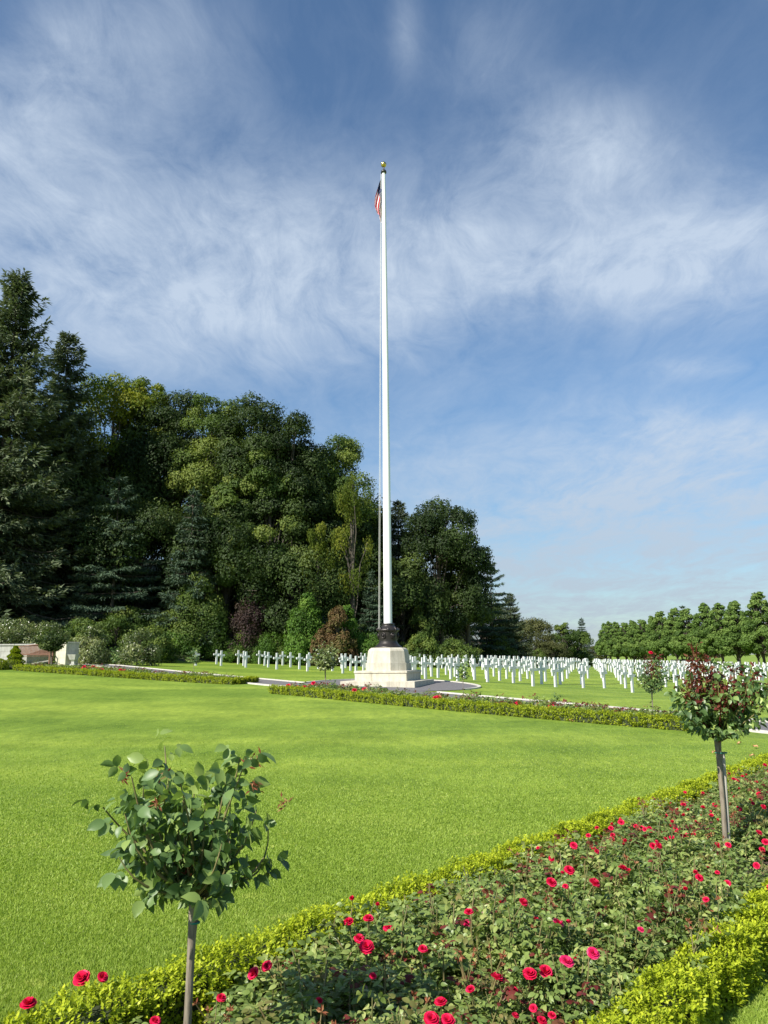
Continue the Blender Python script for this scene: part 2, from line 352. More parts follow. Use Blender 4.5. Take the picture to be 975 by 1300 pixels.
# blob coordinates: tangent plane of the forward half sky (a direction map, same for any viewer)
yy = mth('MAXIMUM', sep.outputs[1], .02)
cm2 = nt.nodes.new('ShaderNodeCombineXYZ'); nt.links.new(mth('DIVIDE', sep.outputs[0], yy), cm2.inputs[0]); nt.links.new(mth('DIVIDE', sep.outputs[2], yy), cm2.inputs[1])
for (cx, cy), sx, sy, ang, amp in BL:
    d0 = ray(cx, cy); d1 = ray(cx+sx, cy); d2 = ray(cx, cy-sy)
    a0, b0 = d0[0]/d0[1], d0[2]/d0[1]; sa = abs(d1[0]/d1[1]-a0)+1e-4; sb = abs(d2[2]/d2[1]-b0)+1e-4
    v1 = nt.nodes.new('ShaderNodeVectorMath'); v1.operation = 'SUBTRACT'; nt.links.new(cm2.outputs[0], v1.inputs[0]); v1.inputs[1].default_value = (a0, b0, 0)
    v2 = nt.nodes.new('ShaderNodeVectorMath'); v2.operation = 'MULTIPLY'; nt.links.new(v1.outputs[0], v2.inputs[0]); v2.inputs[1].default_value = (1/sa, 1/sb, 0)
    v3 = nt.nodes.new('ShaderNodeVectorMath'); v3.operation = 'DOT_PRODUCT'; nt.links.new(v2.outputs[0], v3.inputs[0]); nt.links.new(v2.outputs[0], v3.inputs[1])
    g = mth('MULTIPLY', mth('EXPONENT', mth('MULTIPLY', v3.outputs['Value'], -.9)), amp)
    tot = g if tot is None else mth('ADD', tot, g)
tot = mth('MINIMUM', tot, 1.15)
cf = mth('MULTIPLY', mth('ADD', mth('MULTIPLY', mth('SUBTRACT', fib, .5), 3.6), .42), mth('ADD', tot, .18))
cf = mth('ADD', cf, mth('MULTIPLY', mth('SUBTRACT', tot, .25), .22))
cf = mth('MULTIPLY', cf, 1.0, True)
cfm = mth('MULTIPLY', cf, .80)
skyc = mixc(nt, mixc(nt, sky.outputs[0], (.78, .90, .95), 1.0, 'MULTIPLY'), (4.1, 4.75, 5.6), cfm)
# duller, hazier air towards the horizon
mr = nt.nodes.new('ShaderNodeMapRange'); mr.interpolation_type = 'SMOOTHSTEP'; nt.links.new(sep.outputs[2], mr.inputs[0])
for k_, v_ in ((1, -.05), (2, .42), (3, .70), (4, 1.0)): mr.inputs[k_].default_value = v_
hz_ = nt.nodes.new('ShaderNodeVectorMath'); hz_.operation = 'SCALE'; nt.links.new(skyc, hz_.inputs[0]); nt.links.new(mr.outputs[0], hz_.inputs['Scale']); skyc = hz_.outputs[0]
nt.links.new(skyc, bg.inputs['Color'])

# ------------------------------------------------------------------ stone and metal
def stonemat(name, c1, c2, bw=.9, bh=.32, mort=.008, off=.5):
    m, nt, b = newmat(name); tcn = nt.nodes.new('ShaderNodeTexCoord').outputs['Object']
    n = noise(nt, 3, 8, .65, tcn); n2 = noise(nt, 40, 4, .6, tcn)
    c = ramp(nt, [c1, c2], n, [.3, .7]); c = mixc(nt, c, ramp(nt, [(.86,.85,.83), (1.06,1.06,1.05)], n2, [.35, .65]), .7, 'MULTIPLY')
    nt.links.new(c, b.inputs['Base Color']); n3 = noise(nt, 5, 6, .7, tcn, stretch=(1, 1, .18)); c = mixc(nt, c, ramp(nt, [(.62,.6,.55), (1.0,1,1)], n3, [.36, .56]), .55, 'MULTIPLY'); nt.links.new(c, b.inputs['Base Color']); b.inputs['Roughness'].default_value = .85; bump(nt, b, n2, .25, .005); return m
STONE = stonemat('pale limestone', (.45,.415,.33), (.58,.545,.45))
WALLST = stonemat('weathered wall stone', (.33,.325,.30), (.47,.465,.43))
MARBLE = plainmat('white marble', (.54,.55,.55), (.70,.70,.68), 1.5, .5, bs=.05)
BRONZE = plainmat('dark bronze', (.028,.025,.024), (.062,.053,.048), 8, .42, .6, bs=.15)
WHITEP = plainmat('white pole paint', (.8,.8,.78), (.87,.87,.85), 2, .3, stretch=(1, 1, .2))
GOLD = plainmat('gilded ball', (.75,.52,.16), (.85,.62,.22), 2, .22, 1)
BLACK = plainmat('black metal', (.015,.015,.017), (.03,.03,.03), 5, .45)
ROPE = plainmat('halyard rope', (.5,.5,.45), (.65,.64,.6), 40, .8)
TEAK = plainmat('bench teak', (.15,.07,.04), (.25,.13,.08), 6, .6, bs=.2, stretch=(1, 1, 8))
TEAK_LIT = plainmat('sunlit bench wood', (.55,.32,.12), (.65,.42,.18), 6, .6)  # lighter tone paints sunlight onto the bench's left end

gz = zz(*PC); RZ = math.radians(-17.5)      # plinth turned so its right side shows
pr = root('stone_plinth', (PC[0], PC[1], gz), 'pale limestone stepped plinth under the flagpole, octagonal block on square steps', 'plinth', rz=RZ)
JO = plainmat('joint mortar', (.3,.27,.21), (.36,.33,.26), 10, .9)  # mortar in the joints, slightly darker than the stone
def course(name, s, z0, h, ncut, label=None):
    mb = MB(); g = .006; nb = ncut
    box(mb, (0, 0, z0+h/2), (s-.02, s-.02, h-.004), mi=1)
    w_ = s/nb
    for side in range(4):
        for k in range(nb):
            cx = -s/2+w_*(k+.5); d = .1
            c_, s_ = math.cos(side*PI/2), math.sin(side*PI/2); ox, oy = cx, -s/2+d/2
            ww = w_-g
            if k == 0: pass
            box(mb, (ox*c_-oy*s_, ox*s_+oy*c_, z0+h/2+.001*(side % 2)), (ww-(.0 if 0 < k < nb-1 else .002), d, h), rz=side*PI/2, bev=.006)
    box(mb, (0, 0, z0+h-.03), (s-.19, s-.19, .066), bev=.003)
    return mb.obj(name, [STONE, JO], pr)
course('base_slab', 2.95, -.12, .29, 3); course('step', 2.08, .17, .30, 3)
mb = MB(); box(mb, (0, 0, .505), (2.14, 2.14, .09), bev=.012); mb.obj('step_cap', STONE, pr)
a8 = PI/8; R8 = 1/math.cos(a8)
mb = MB(); lathe(mb, [(0, .55), (.83*R8, .55), (.83*R8, .84), (.80*R8, .845)], 8, rot=a8, sm=False); mb.obj('octagonal_foot', STONE, pr)
mb = MB(); lathe(mb, [(.79*R8, .846), (.74*R8, 1.30), (.70*R8, 1.37), (.62*R8, 1.43), (0, 1.43)], 8, rot=a8, sm=False); mb.obj('octagonal_block', STONE, pr)
for k in range(8):
    a = k*PI/4
    for zz0, z1, ap0, ap1 in ((.56, .838, .832, .832),):
        for off in (0,) if k % 2 else (-.12, .2):
            c_, s_ = math.cos(a), math.sin(a); p = [(ap0*c_-off*s_, ap0*s_+off*c_, zz0), (ap1*c_-off*s_, ap1*s_+off*c_, z1)]
            mb = MB(); tube(mb, p, .003, 4); mb.obj('joint', JO, pr)

top_z = aty(485, 209, 31.0)[2]; bz = gz+1.43
fp = root('flagpole', (PC[0], PC[1], bz), 'tall white tapering flagpole with dark bronze base and gilded ball on top', 'flagpole')
mb = MB(); lathe(mb, [(.53, 0), (.54, .03), (.52, .06), (.46, .09), (.43, .13), (.40, .16), (.385, .19)], 40); 
lathe(mb, [(.37, .19), (.36, .24), (.355, .28), (.37, .35), (.375, .58), (.385, .63)], 40); 
lathe(mb, [(.39, .63), (.43, .66), (.44, .69), (.42, .73), (.33, .78), (.27, .84), (.24, .885), (.25, .90), (.26, .925), (.235, .95), (.21, .955), (.17, .955)], 40)
mb.obj('bronze_base', BRONZE, fp)
for k in range(6):
    a = k*PI/3+math.radians(-120); c_, s_ = math.cos(a), math.sin(a); mb = MB()
    P = [((.385)*c_-.085*math.cos(t)*s_, (.385)*s_+.085*math.cos(t)*c_, .47+.1*math.sin(t)) for t in np.linspace(0, 2*PI, 20)]
    tube(mb, P, .026, 6); tube(mb, [(.38*c_, .38*s_, .42), (.41*c_, .41*s_, .47), (.38*c_, .38*s_, .52)], [.03, .045, .03], 6)
    mb.obj('wreath', BRONZE, fp)
for k in range(8):
    a = k*PI/4; mb = MB(); c_, s_ = math.cos(a), math.sin(a)
    tube(mb, [(.43*c_, .43*s_, .66), (.445*c_, .445*s_, .72), (.36*c_, .36*s_, .80)], [.03, .04, .02], 6); mb.obj('leaf_ornament', BRONZE, fp)
H = top_z-bz
mb = MB(); tube(mb, [(0, 0, z) for z in np.linspace(.9, H-.42, 30)], np.interp(np.linspace(0, 1, 30), [0, .3, 1], [.168, .155, .072]), 28); mb.obj('pole', WHITEP, fp)
mb = MB(); lathe(mb, [(0, H-.42), (.12, H-.42), (.125, H-.36), (.11, H-.31), (.05, H-.29), (.03, H-.2), (.03, H-.12)], 20); mb.obj('truck', BLACK, fp)
mb = MB(); tt = np.linspace(-PI/2, PI/2, 14); lathe(mb, [(.128*math.cos(t)+1e-4, H+.128*math.sin(t)) for t in tt], 24); mb.obj('finial_ball', GOLD, fp)
for dx in (-.07, 0):
    mb = MB(); n = 16; zsr = np.linspace(.72, H-.4, n); xr = np.interp(zsr, [0.72, H], [-.335+dx*.6, -.10+dx*.3])
    tube(mb, np.column_stack([xr, np.interp(zsr, [.72, H], [-.1, .08]), zsr]), .0075, 5); mb.obj('halyard', ROPE, fp)
# flag hanging limp from the halyard
NAVY = plainmat('flag navy', (.012,.018,.07), (.02,.03,.1), 5, .8); FRED = plainmat('flag red', (.42,.015,.03), (.5,.03,.05), 5, .8); FWH = plainmat('flag white', (.7,.7,.7), (.8,.8,.8), 5, .8)
nr, nc = 78, 96; HO, FL = 1.3, 2.35; u = np.linspace(0, 1, nr+1)[:, None]; v = np.linspace(0, 1, nc+1)[None]
stp = u*3; kf = np.floor(np.minimum(stp, 2.999)); fr = stp-kf; Sx = (kf+smooth((fr-.25)/.5))/3
wv_ = .30*smooth(v/.7)*(1-.25*smooth((v-.8)/.2))
xo = -wv_*(1-Sx)*(1+.0*v)-.02*np.sin(v*9)*smooth(v/.3)
yo = .11*np.sin(PI*fr)*(1-2*(kf % 2))*smooth(v/.25)+0*v
zo = -u*HO*(1-.35*v)-FL*.72*v**1.1*(1-.12*u)
V = np.stack([xo-.10+0*zo, yo+.10+0*zo, zo+0*xo], -1).reshape(-1, 3)
i = np.arange(nr)[:, None]*(nc+1); j = np.arange(nc)[None]; Fq = np.stack([i+j, i+j+1, i+nc+2+j, i+nc+1+j], -1).reshape(-1, 4)
ri, ci = np.meshgrid(np.arange(nr), np.arange(nc), indexing='ij'); stripe = ri//6; mi = np.where(stripe % 2 == 0, 1, 2)
can = (ri < 42) & (ci < 39); star = can & (((ri-2) % 4 < 1) & ((ci+(((ri-2)//4) % 2)*3-1) % 6 < 1)) & (ri < 40)
mi = np.where(can, 0, mi); mi = np.where(star, 2, mi).ravel()
mb = MB(); mb.V.append(V); mb.n = len(V); mb.F.append(Fq); mb.T.append(np.full(len(Fq), .5)); mb.MI.append(mi); mb.SM.append(np.full(len(Fq), True))
ftop = aty(482, 221, 31.0)[2]
fl = mb.obj('flag', [NAVY, FRED, FWH], None, (PC[0], PC[1], ftop)); tag(fl, 'red, white and blue striped flag hanging limp from the top of the flagpole', 'flag')

# ------------------------------------------------------------------ crosses
AX = math.radians(50); ua = np.array([math.sin(AX), math.cos(AX)]); va_ = np.array([-ua[1], ua[0]])
def crossmb():
    mb = MB(); box(mb, (0, 0, .50), (.155, .09, 1.16), bev=.012, top=.92)
    for s in (-1, 1): box(mb, (s*.17, 0, .75), (.21, .085, .135), bev=.012)
    return mb
cm = crossmb().mesh('cross', MARBLE)
POLY = np.array([(-13.2,51.2),(-10.2,50.6),(-5,46.8),(-1.8,43.5),(2.2,34.2),(11,33.6),(20,35.5),(34,43),(48,78),(45,106),(30,116),(20,118),(13,97),(7,80),(1,69.5),(-5,63.5),(-13.2,59)])
def inside(p):
    x, y = p; c_ = False; n = len(POLY)
    for i in range(n):
        x1, y1 = POLY[i]; x2, y2 = POLY[i-1]
        if (y1 > y) != (y2 > y) and x < (x2-x1)*(y-y1)/(y2-y1)+x1: c_ = not c_
    return c_
cs = []
o0 = np.array([10.7, 34.4])
for a in range(-60, 90):
    for bq in range(-60, 80):
        p = o0+ua*a*1.8+va_*bq*2.55+rng.normal(size=2)*.10
        if inside(p) and p[0] > -1.0-(p[1] > 55)*2: cs.append(p)
        p = np.array([-12.6, 52.3])+np.array([1.35, 1.72])*a*.93+np.array([2.55, -2.15])*bq*.86+rng.normal(size=2)*.07
        if inside(p) and p[0] <= -1.0-(p[1] > 55)*2: cs.append(p)
cs.sort(key=lambda p: p[1]); cs = [p for p in cs if abs(p[0]/p[1]) < .53]
print('crosses', len(cs))
for k, p in enumerate(cs[:300]):
    o = link('cross_headstone', cm, None, (p[0], p[1], zz(*p)-.02)); o.rotation_euler = (rng.normal()*.008, rng.normal()*.008, PI/2-AX+rng.normal()*.015); o.scale = (.95, .95, .97)
    left = p[0]/p[1] < .0
    tag(o, ('plain white marble cross on the grass left of the flagpole, before the wood' if left else 'plain white marble cross in the close rows right of the flagpole'), 'headstone',
        'white crosses left of the flagpole' if left else 'white crosses right of the flagpole')
if len(cs) > 300:
    base = crossmb(); mb = MB(); cr, sr = math.cos(PI/2-AX), math.sin(PI/2-AX); Rm = np.array([[cr, sr, 0], [-sr, cr, 0], [0, 0, 1]])
    zsx = Z(np.array([p[0] for p in cs[300:]]), np.array([p[1] for p in cs[300:]]))
    for p, z0 in zip(cs[300:], zsx):
        nb = mb.n
        for V in base.V: mb.V.append(V@Rm+np.array([p[0], p[1], z0-.02])); 
        for f in base.F: mb.F.append(f+nb)
        mb.T += base.T; mb.MI += base.MI; mb.SM += base.SM; mb.n += base.n
    tag(mb.obj('distant_cross_headstones', MARBLE), 'far rows of small white crosses merging in front of the clipped trees', 'headstones', kind='stuff')

# ------------------------------------------------------------------ trees
def limb(mb, a, b_, r0, r1, g, bend=.12, n=6):
    a = np.array(a, float); b_ = np.array(b_, float); t = np.linspace(0, 1, n)[:, None]; Ln = np.linalg.norm(b_-a)
    P = a*(1-t)+b_*t+np.sin(t*PI)*np.array([0, 0, 1])*Ln*bend+g.normal(size=(n, 3))*Ln*.02*np.sin(t*PI)
    tube(mb, P, np.linspace(r0, r1, n), 7)
def broad(seed, H, R, base, ncl, nleaf, ls, mat, prof=None, droop=0, flat=.75, crel=(.2, .36), hollow=.45, trunkr=.35, asp=.62, kind='rhomb', tone=0., low=False):
    g = np.random.default_rng(seed); tr = MB(); cr = MB()
    n = 7; Pt = np.column_stack([g.normal(size=n)*.12*np.linspace(0, 1, n)*R*.3, g.normal(size=n)*.12*np.linspace(0, 1, n)*R*.3, np.linspace(-.5, H*.86, n)])
    tube(tr, Pt, np.linspace(trunkr, trunkr*.2, n), 10)
    hc = (H-base)
    cl = []
    for k in range(ncl):
        d = rdir(1, g)[0]; rr = g.uniform(hollow, 1)**.5
        t = .5+.5*d[2]*rr           # 0..1 up the crown
        if low: t = g.random()**1.2
        if k < 7 and not low: t = (.93, .86, .8, .74, .66, .82, .7)[k]; rr = g.uniform(.1, .5)
        wv = (prof(t) if prof else math.sin(PI*min(1, t*.92+.06))**.55)
        az = g.uniform(0, 2*PI); rad = R*wv*rr*.84
        rc = R*g.uniform(*crel)*((.4+.85*wv) if prof else (.75+.5*wv))
        cl.append((np.array([rad*math.cos(az), rad*math.sin(az), base+hc*(t*.88+.06)]), rc))
    wts = np.array([c[1]**2 for c in cl]); wts /= wts.sum(); cc = np.array([0, 0, base+hc*.45])
    for (c0, rc), wt in zip(cl, wts):
        k = max(8, int(nleaf*wt)); d = rdir(int(k*1.6), g); out = nrm(c0-cc+np.array([0, 0, .25*R]))
        sc = d@out+d[:, 2]*.6+g.normal(size=len(d))*.45; d = d[np.argsort(-sc)][:k]
        rad = rc*g.uniform(.7, 1.06, k)[:, None]*(1+.2*np.sin(d[:, :1]*7+d[:, 1:2]*5+seed))
        P = c0+d*rad*np.array([1, 1, flat])
        if droop: P[:, 2] -= droop*rc*g.random(k)**2*1.6; 
        N = nrm(d*.95+np.array([0, 0, .4])+g.normal(size=(k, 3))*.24); D = nrm(np.cross(N, rdir(k, g))-np.array([0, 0, .35+droop]))
        ct = g.uniform(.0, .72)+tone
        leaves(cr, P, D, N, ls*g.uniform(.7, 1.3, k), ls*asp*g.uniform(.7, 1.3, k), np.clip(ct+g.normal(size=k)*.10+.1*(P[:, 2]-base)/hc, 0, 1), kind, droop=.2)
        if g.random() < .6:
            zt = g.uniform(.15, .7)*H*.8; limb(tr, [Pt[3][0]*.5, Pt[3][1]*.5, zt if zt < c0[2] else c0[2]*.8], c0, trunkr*.32, .03, g)
    return tr.mesh('trunk', BARK), cr.mesh('crown', mat)
def conifer(seed, H, R, mat, levels, per, dens, base=1.0, droop=.35, power=.8, up=.25, spl=.42, spw=.11, irr=.18):
    g = np.random.default_rng(seed); tr = MB(); cr = MB()
    tube(tr, [(0, 0, z) for z in np.linspace(-.5, H*.98, 8)], np.linspace(H*.016, .02, 8), 9)
    for lv in range(levels):
        t = (lv+g.random()*.6)/levels; z0 = base+(H-base)*t
        for k in range(per):
            az = g.uniform(0, 2*PI); Lb = R*(1-t)**power*g.uniform(1-irr*2, 1+irr)+.12
            m = max(10, int(Lb*dens)); s = g.beta(1.5, 1.0, m); dr = droop*g.uniform(.6, 1.4)*(1-.75*t)
            e = np.array([math.cos(az), math.sin(az), 0]); pe = np.array([-e[1], e[0], 0])
            upz = lambda s: -dr*Lb*s+up*Lb*s**3+(.35*Lb*s*(t > .8))
            P = e*(s*Lb)[:, None]; P[:, 2] += z0+upz(s); side = g.choice([-1, 1], m)
            lat = g.random(m)**.7*Lb*.30*(1-s*.75)
            P += pe*(side*lat)[:, None]; P[:, 2] -= lat*.35+g.random(m)**2*.5*droop*1.3
            D = e*(.55+.3*g.random(m))[:, None]+pe*(side*g.uniform(.2, 1, m))[:, None]+np.array([0, 0, -.28])*g.uniform(0, 2.2, m)[:, None]+g.normal(size=(m, 3))*.25
            D[:, 2] += .6*(s > .85)*up*2
            N = np.array([0, 0, 1.])+g.normal(size=(m, 3))*.55+e*.3
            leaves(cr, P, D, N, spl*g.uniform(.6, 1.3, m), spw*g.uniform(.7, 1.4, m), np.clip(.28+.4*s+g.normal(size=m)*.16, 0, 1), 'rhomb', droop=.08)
            if lv % 2 == 0:
                q = np.linspace(0, .95, 5); Pb = e*(q*Lb)[:, None]; Pb[:, 2] += z0+upz(q); tube(tr, Pb, np.linspace(.03+Lb*.01, .01, 5), 4)
    # leader tip
    m = 60; s = g.random(m); P = np.column_stack([np.zeros(m), np.zeros(m), H*(.96+.04*s)]); D = rdir(m, g)*.6+np.array([0, 0, .5]); leaves(cr, P, D, rdir(m, g), .3*(1.2-s), .07, .5)
    return tr.mesh('trunk', BARK), cr.mesh('crown', mat)
PROTO = {}
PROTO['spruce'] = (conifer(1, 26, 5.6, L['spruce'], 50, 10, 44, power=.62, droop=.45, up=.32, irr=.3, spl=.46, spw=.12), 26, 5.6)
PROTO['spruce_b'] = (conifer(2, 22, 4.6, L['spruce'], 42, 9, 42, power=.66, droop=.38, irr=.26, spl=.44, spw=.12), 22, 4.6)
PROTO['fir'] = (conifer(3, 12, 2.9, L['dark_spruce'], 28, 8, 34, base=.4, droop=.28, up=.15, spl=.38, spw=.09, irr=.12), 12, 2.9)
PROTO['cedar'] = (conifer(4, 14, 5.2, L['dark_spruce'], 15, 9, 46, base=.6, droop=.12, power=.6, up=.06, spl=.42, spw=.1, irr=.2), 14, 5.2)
oval = lambda t: math.sin(PI*min(1, t*.9+.08))**.5
PROTO['oak'] = (broad(11, 20, 6.5, 1.5, 75, 52000, .21, L['oak'], crel=(.16, .3)), 20, 6.5)
PROTO['oak_b'] = (broad(12, 20, 6.0, 2.5, 60, 46000, .22, L['oak'], crel=(.18, .34)), 20, 6.0)
PROTO['ash'] = (broad(13, 18, 5.0, 3, 55, 32000, .21, L['ash'], crel=(.16, .3)), 18, 5)
PROTO['maple'] = (broad(14, 19, 5.0, 5, 42, 20000, .24, L['maple'], crel=(.16, .3)), 19, 5)
PROTO['birch'] = (broad(15, 16, 3.6, 3, 46, 18000, .2, L['birch'], droop=1.3, flat=1.3, crel=(.16, .26), asp=.5), 16, 3.6)
PROTO['linden'] = (broad(16, 10, 2.6, 2.2, 150, 15000, .27, L['linden'], prof=lambda t: 1.05-.88*t**1.2 if t > .1 else .85, crel=(.13, .2), hollow=.2, low=True, trunkr=.17, flat=.9), 10, 2.6)
PROTO['linden_b'] = (broad(17, 10, 2.6, 2.2, 150, 14000, .28, L['linden'], prof=lambda t: 1.05-.85*t**1.25 if t > .1 else .85, crel=(.13, .2), hollow=.2, low=True, trunkr=.17, flat=.9), 10, 2.6)
PROTO['thin'] = (broad(18, 10, 2.2, 2, 34, 5000, .28, L['ash'], crel=(.18, .34), trunkr=.14), 10, 2.2)
PROTO['round'] = (broad(19, 9, 3.2, .6, 50, 10000, .26, leafmat('olive leaves', [(.05,.06,.02), (.09,.1,.035), (.15,.14,.06)], .5, .25), crel=(.24, .36), trunkr=.2), 9, 3.2)
def shrubp(seed, mat, n=4200, ls=.12, h=2.0, r=1.3, ncl=26, asp=.6, kind='rhomb', droop=0):
    return (broad(seed, h, r, .12, ncl, n, ls, mat, prof=lambda t: (1-.75*t**2.2), crel=(.25, .42), hollow=.3, trunkr=.04, flat=.85, low=True, asp=asp, kind=kind, droop=droop), h, r)
PROTO['rhodo'] = shrubp(21, L['rhodo'], 6500, .15, asp=.38)
PROTO['shrub'] = shrubp(22, L['bright'], 8000, .09)
PROTO['bank_shrub'] = shrubp(23, L['ash'], 6000, .11)
PROTO['purple'] = shrubp(24, L['purple'], 6000, .11)
PROTO['brownish'] = shrubp(25, L['brown'], 5500, .11)
PROTO['clipped'] = shrubp(26, L['ash'], 6500, .055, 1.0, .62, 34)
PROTO['yellowshrub'] = shrubp(27, L['birch'], 5000, .12, droop=.7)
def plant(kind, name, x, y, label, cat, group=None, H=None, R=None, rz=None, sink=0, parts=('trunk', 'crown')):
    (tm, crm), ph, prr = PROTO[kind]; z = zz(x, y)-sink
    sc = ((R or prr)/prr, (R or prr)/prr, (H or ph)/ph)
    o = root(name, (x, y, z), label, cat, group, rz=rng.uniform(0, 2*PI) if rz is None else rz, scale=sc)
    link(parts[0], tm, o); link(parts[1], crm, o); return o
LMAT = dict(oak='oak', oak_b='oak', ash='ash', maple='maple', birch='birch')
_ts = [300]
def own_tree(kind, H, R):
    _ts[0] += 1; sd_ = _ts[0]; A_ = R*H; tone = [-.3, .05, -.18, .14, -.05, -.34, .02][sd_ % 7]
    if kind in ('oak', 'oak_b'): return broad(sd_, H, R, H*.1, int(20+A_*.42), int(9000+A_*340), .23, L['oak'], crel=(.22, .38), trunkr=.3, flat=.78, hollow=.55, tone=tone)
    if kind == 'ash': return broad(sd_, H, R, H*.14, int(20+A_*.42), int(8000+A_*310), .22, L['ash'], crel=(.21, .35), trunkr=.26, flat=.78, hollow=.55, tone=tone)
    if kind == 'maple': return broad(sd_, H, R, H*.3, int(18+A_*.4), int(3000+A_*190), .24, L['maple'], crel=(.2, .34), trunkr=.25)
    if kind == 'birch': return broad(sd_, H, R, H*.35, int(14+A_*.25), int(2500+A_*90), .2, L['birch'], droop=1.5, flat=1.2, crel=(.2, .3), asp=.5, trunkr=.2)
def plantpx(kind, name, px, py_top, Yd, wpx, label, cat, group=None, rz=None, parts=('trunk', 'crown')):
    p = aty(px, py_top, Yd); z0 = zz(p[0], p[1])
    if kind in LMAT:
        H_ = p[2]-z0; R_ = wpx/F*Yd/2*.98; PROTO['own'] = (own_tree(kind, H_, R_), H_, R_); kind = 'own'
    return plant(kind, name, p[0], p[1], label, cat, group, H=max(.3, p[2]-z0), R=wpx/F*Yd/2*.98, rz=rz, parts=parts)
G1 = 'tall trees of the wood on the hillside'
T = 'tree'
FOREST = [
 ('spruce','spruce_tree',25,345,60,215,'tallest grey-green spruce at the left edge with drooping boughs','spruce'),
 ('spruce_b','spruce_tree',-30,372,63,190,'spruce cut by the left edge of the photo, behind the tallest one','spruce'),
 ('spruce_b','spruce_tree',88,420,66,150,'second spruce with a leaning shoulder top, right of the tallest spruce','spruce'),
 ('maple','maple_tree',148,458,71,125,'yellow-green maple with thin crown just right of the spruces',T),
 ('maple','maple_tree',188,462,72,85,'olive-yellow maple top, right neighbour of the thin yellow-green maple',T),
 ('oak','oak_tree',222,484,72,120,'very dark broadleaf tree filling the dip behind the small spire fir',T),
 ('ash','ash_tree',272,482,70,105,'lighter green tree whose crown peaks between two dark crowns',T),
 ('oak_b','oak_tree',322,491,69,118,'large rounded dark tree, broadest crown in the middle of the wood',T),
 ('oak','oak_tree',366,507,68,104,'rounded dark tree joined to the right side of the broadest crown',T),
 ('ash','ash_tree',345,556,66,90,'mid-green tree standing out at the front below the broadest crown',T),
 ('oak','oak_tree',300,590,73,130,'lower dark tree beneath the broad crowns, behind the bright round shrub',T),
 ('ash','ash_tree',425,537,72,110,'tree with pointed green crown at the right shoulder of the wood',T),
 ('oak','oak_tree',395,560,71,120,'dark tree between the broadest crown and the pointed green one',T),
 ('ash','ash_tree',292,585,65.5,64,'small pale-leaved tree standing out before the broad dark crown',T),
 ('birch','weeping_birch',448,588,64,64,'yellowish weeping tree just left of the flagpole',T),
 ('birch','weeping_birch',403,655,63.5,46,'weeping tree with hanging pale strands above the round bright shrub',T),
 ('oak_b','oak_tree',430,640,72,110,'dark low tree filling the shade under the weeping trees',T),
 ('spruce_b','spruce_tree',505,634,76,90,'dark spruce whose top shows just right of the flagpole','spruce'),
 ('spruce_b','spruce_tree',478,652,74,90,'dark spruce directly behind the flagpole','spruce'),
 ('oak','oak_tree',556,629,74,118,'large isolated-looking tree right of the flagpole with ragged light green crown',T),
 ('oak_b','oak_tree',590,668,76,75,'lower right shoulder tree beside the large ragged one',T),
 ('cedar','cedar_tree',622,712,84,78,'dark conifer with layered boughs at the right foot of the wood','conifer'),
 ('spruce_b','spruce_tree',647,752,100,50,'narrow dark conifer where the wood runs down to the field','conifer'),
 ('oak','oak_tree',150,575,76,150,'shaded broadleaf tree behind the wide layered cedar',T),
 ('oak_b','oak_tree',60,560,68,160,'dark tree filling the gap behind the left spruces',T),
 ('oak','oak_tree',510,705,72,110,'dark broadleaf tree low behind the plinth and its bronze base',T),
 ('cedar','cedar_tree',152,603,62,128,'wide dark cedar with flat layered boughs, right of the big spruce','conifer'),
 ('fir','fir_tree',246,618,62.5,92,'small spire-shaped fir standing in front of the dark wood','fir'),
 ('fir','fir_tree',472,722,64,56,'small dark fir just left of the bronze pole base','fir'),
 ('round','round_tree',680,780,128,46,'rounded olive-brown tree past the right end of the wood',T),
 ('thin','slender_tree',716,786,135,34,'slender pale tree between the olive-brown tree and the clipped row',T),
 ('fir','pine_tree',738,784,150,30,'thin open pine left of the first clipped tree','conifer'),
 ('round','round_tree',657,788,112,42,'low olive tree tucked against the right end of the wood',T),
 ('ash','ash_tree',732,800,140,44,'green rounded tree just left of the first clipped linden',T),
 ('round','round_tree',700,812,125,40,'low rounded tree under the slender pale one',T),
 ('cedar','pine_tree',866,768,170,40,'flat-topped dark pine rising behind the clipped row','conifer'),
 ('round','round_tree',815,793,215,50,'rounded tree crown showing over the far end of the clipped row',T),
]
for kd, nm, px, py, Yd, wp, lab, cat in FOREST:
    plantpx(kd, nm, px, py, Yd, wp, lab, cat, G1 if Yd < 110 else 'single trees beyond the cross field')
# unnamed rear ranks that close the wood from behind
for k, (px, py, Yd, wp) in enumerate([(120,560,72,190),(230,545,74,190),(340,560,74,200),(430,620,76,150),(20,600,68,180),(180,640,66,170),(290,660,66,170),(380,690,66,150),(530,720,92,90),(575,730,96,90),(610,760,104,80)]):
    plantpx('oak' if k % 2 else 'oak_b', 'oak_tree', px, py, Yd, wp, 'dark tree deep inside the wood, mostly hidden behind the front ranks', T, 'hidden rear trees of the wood')
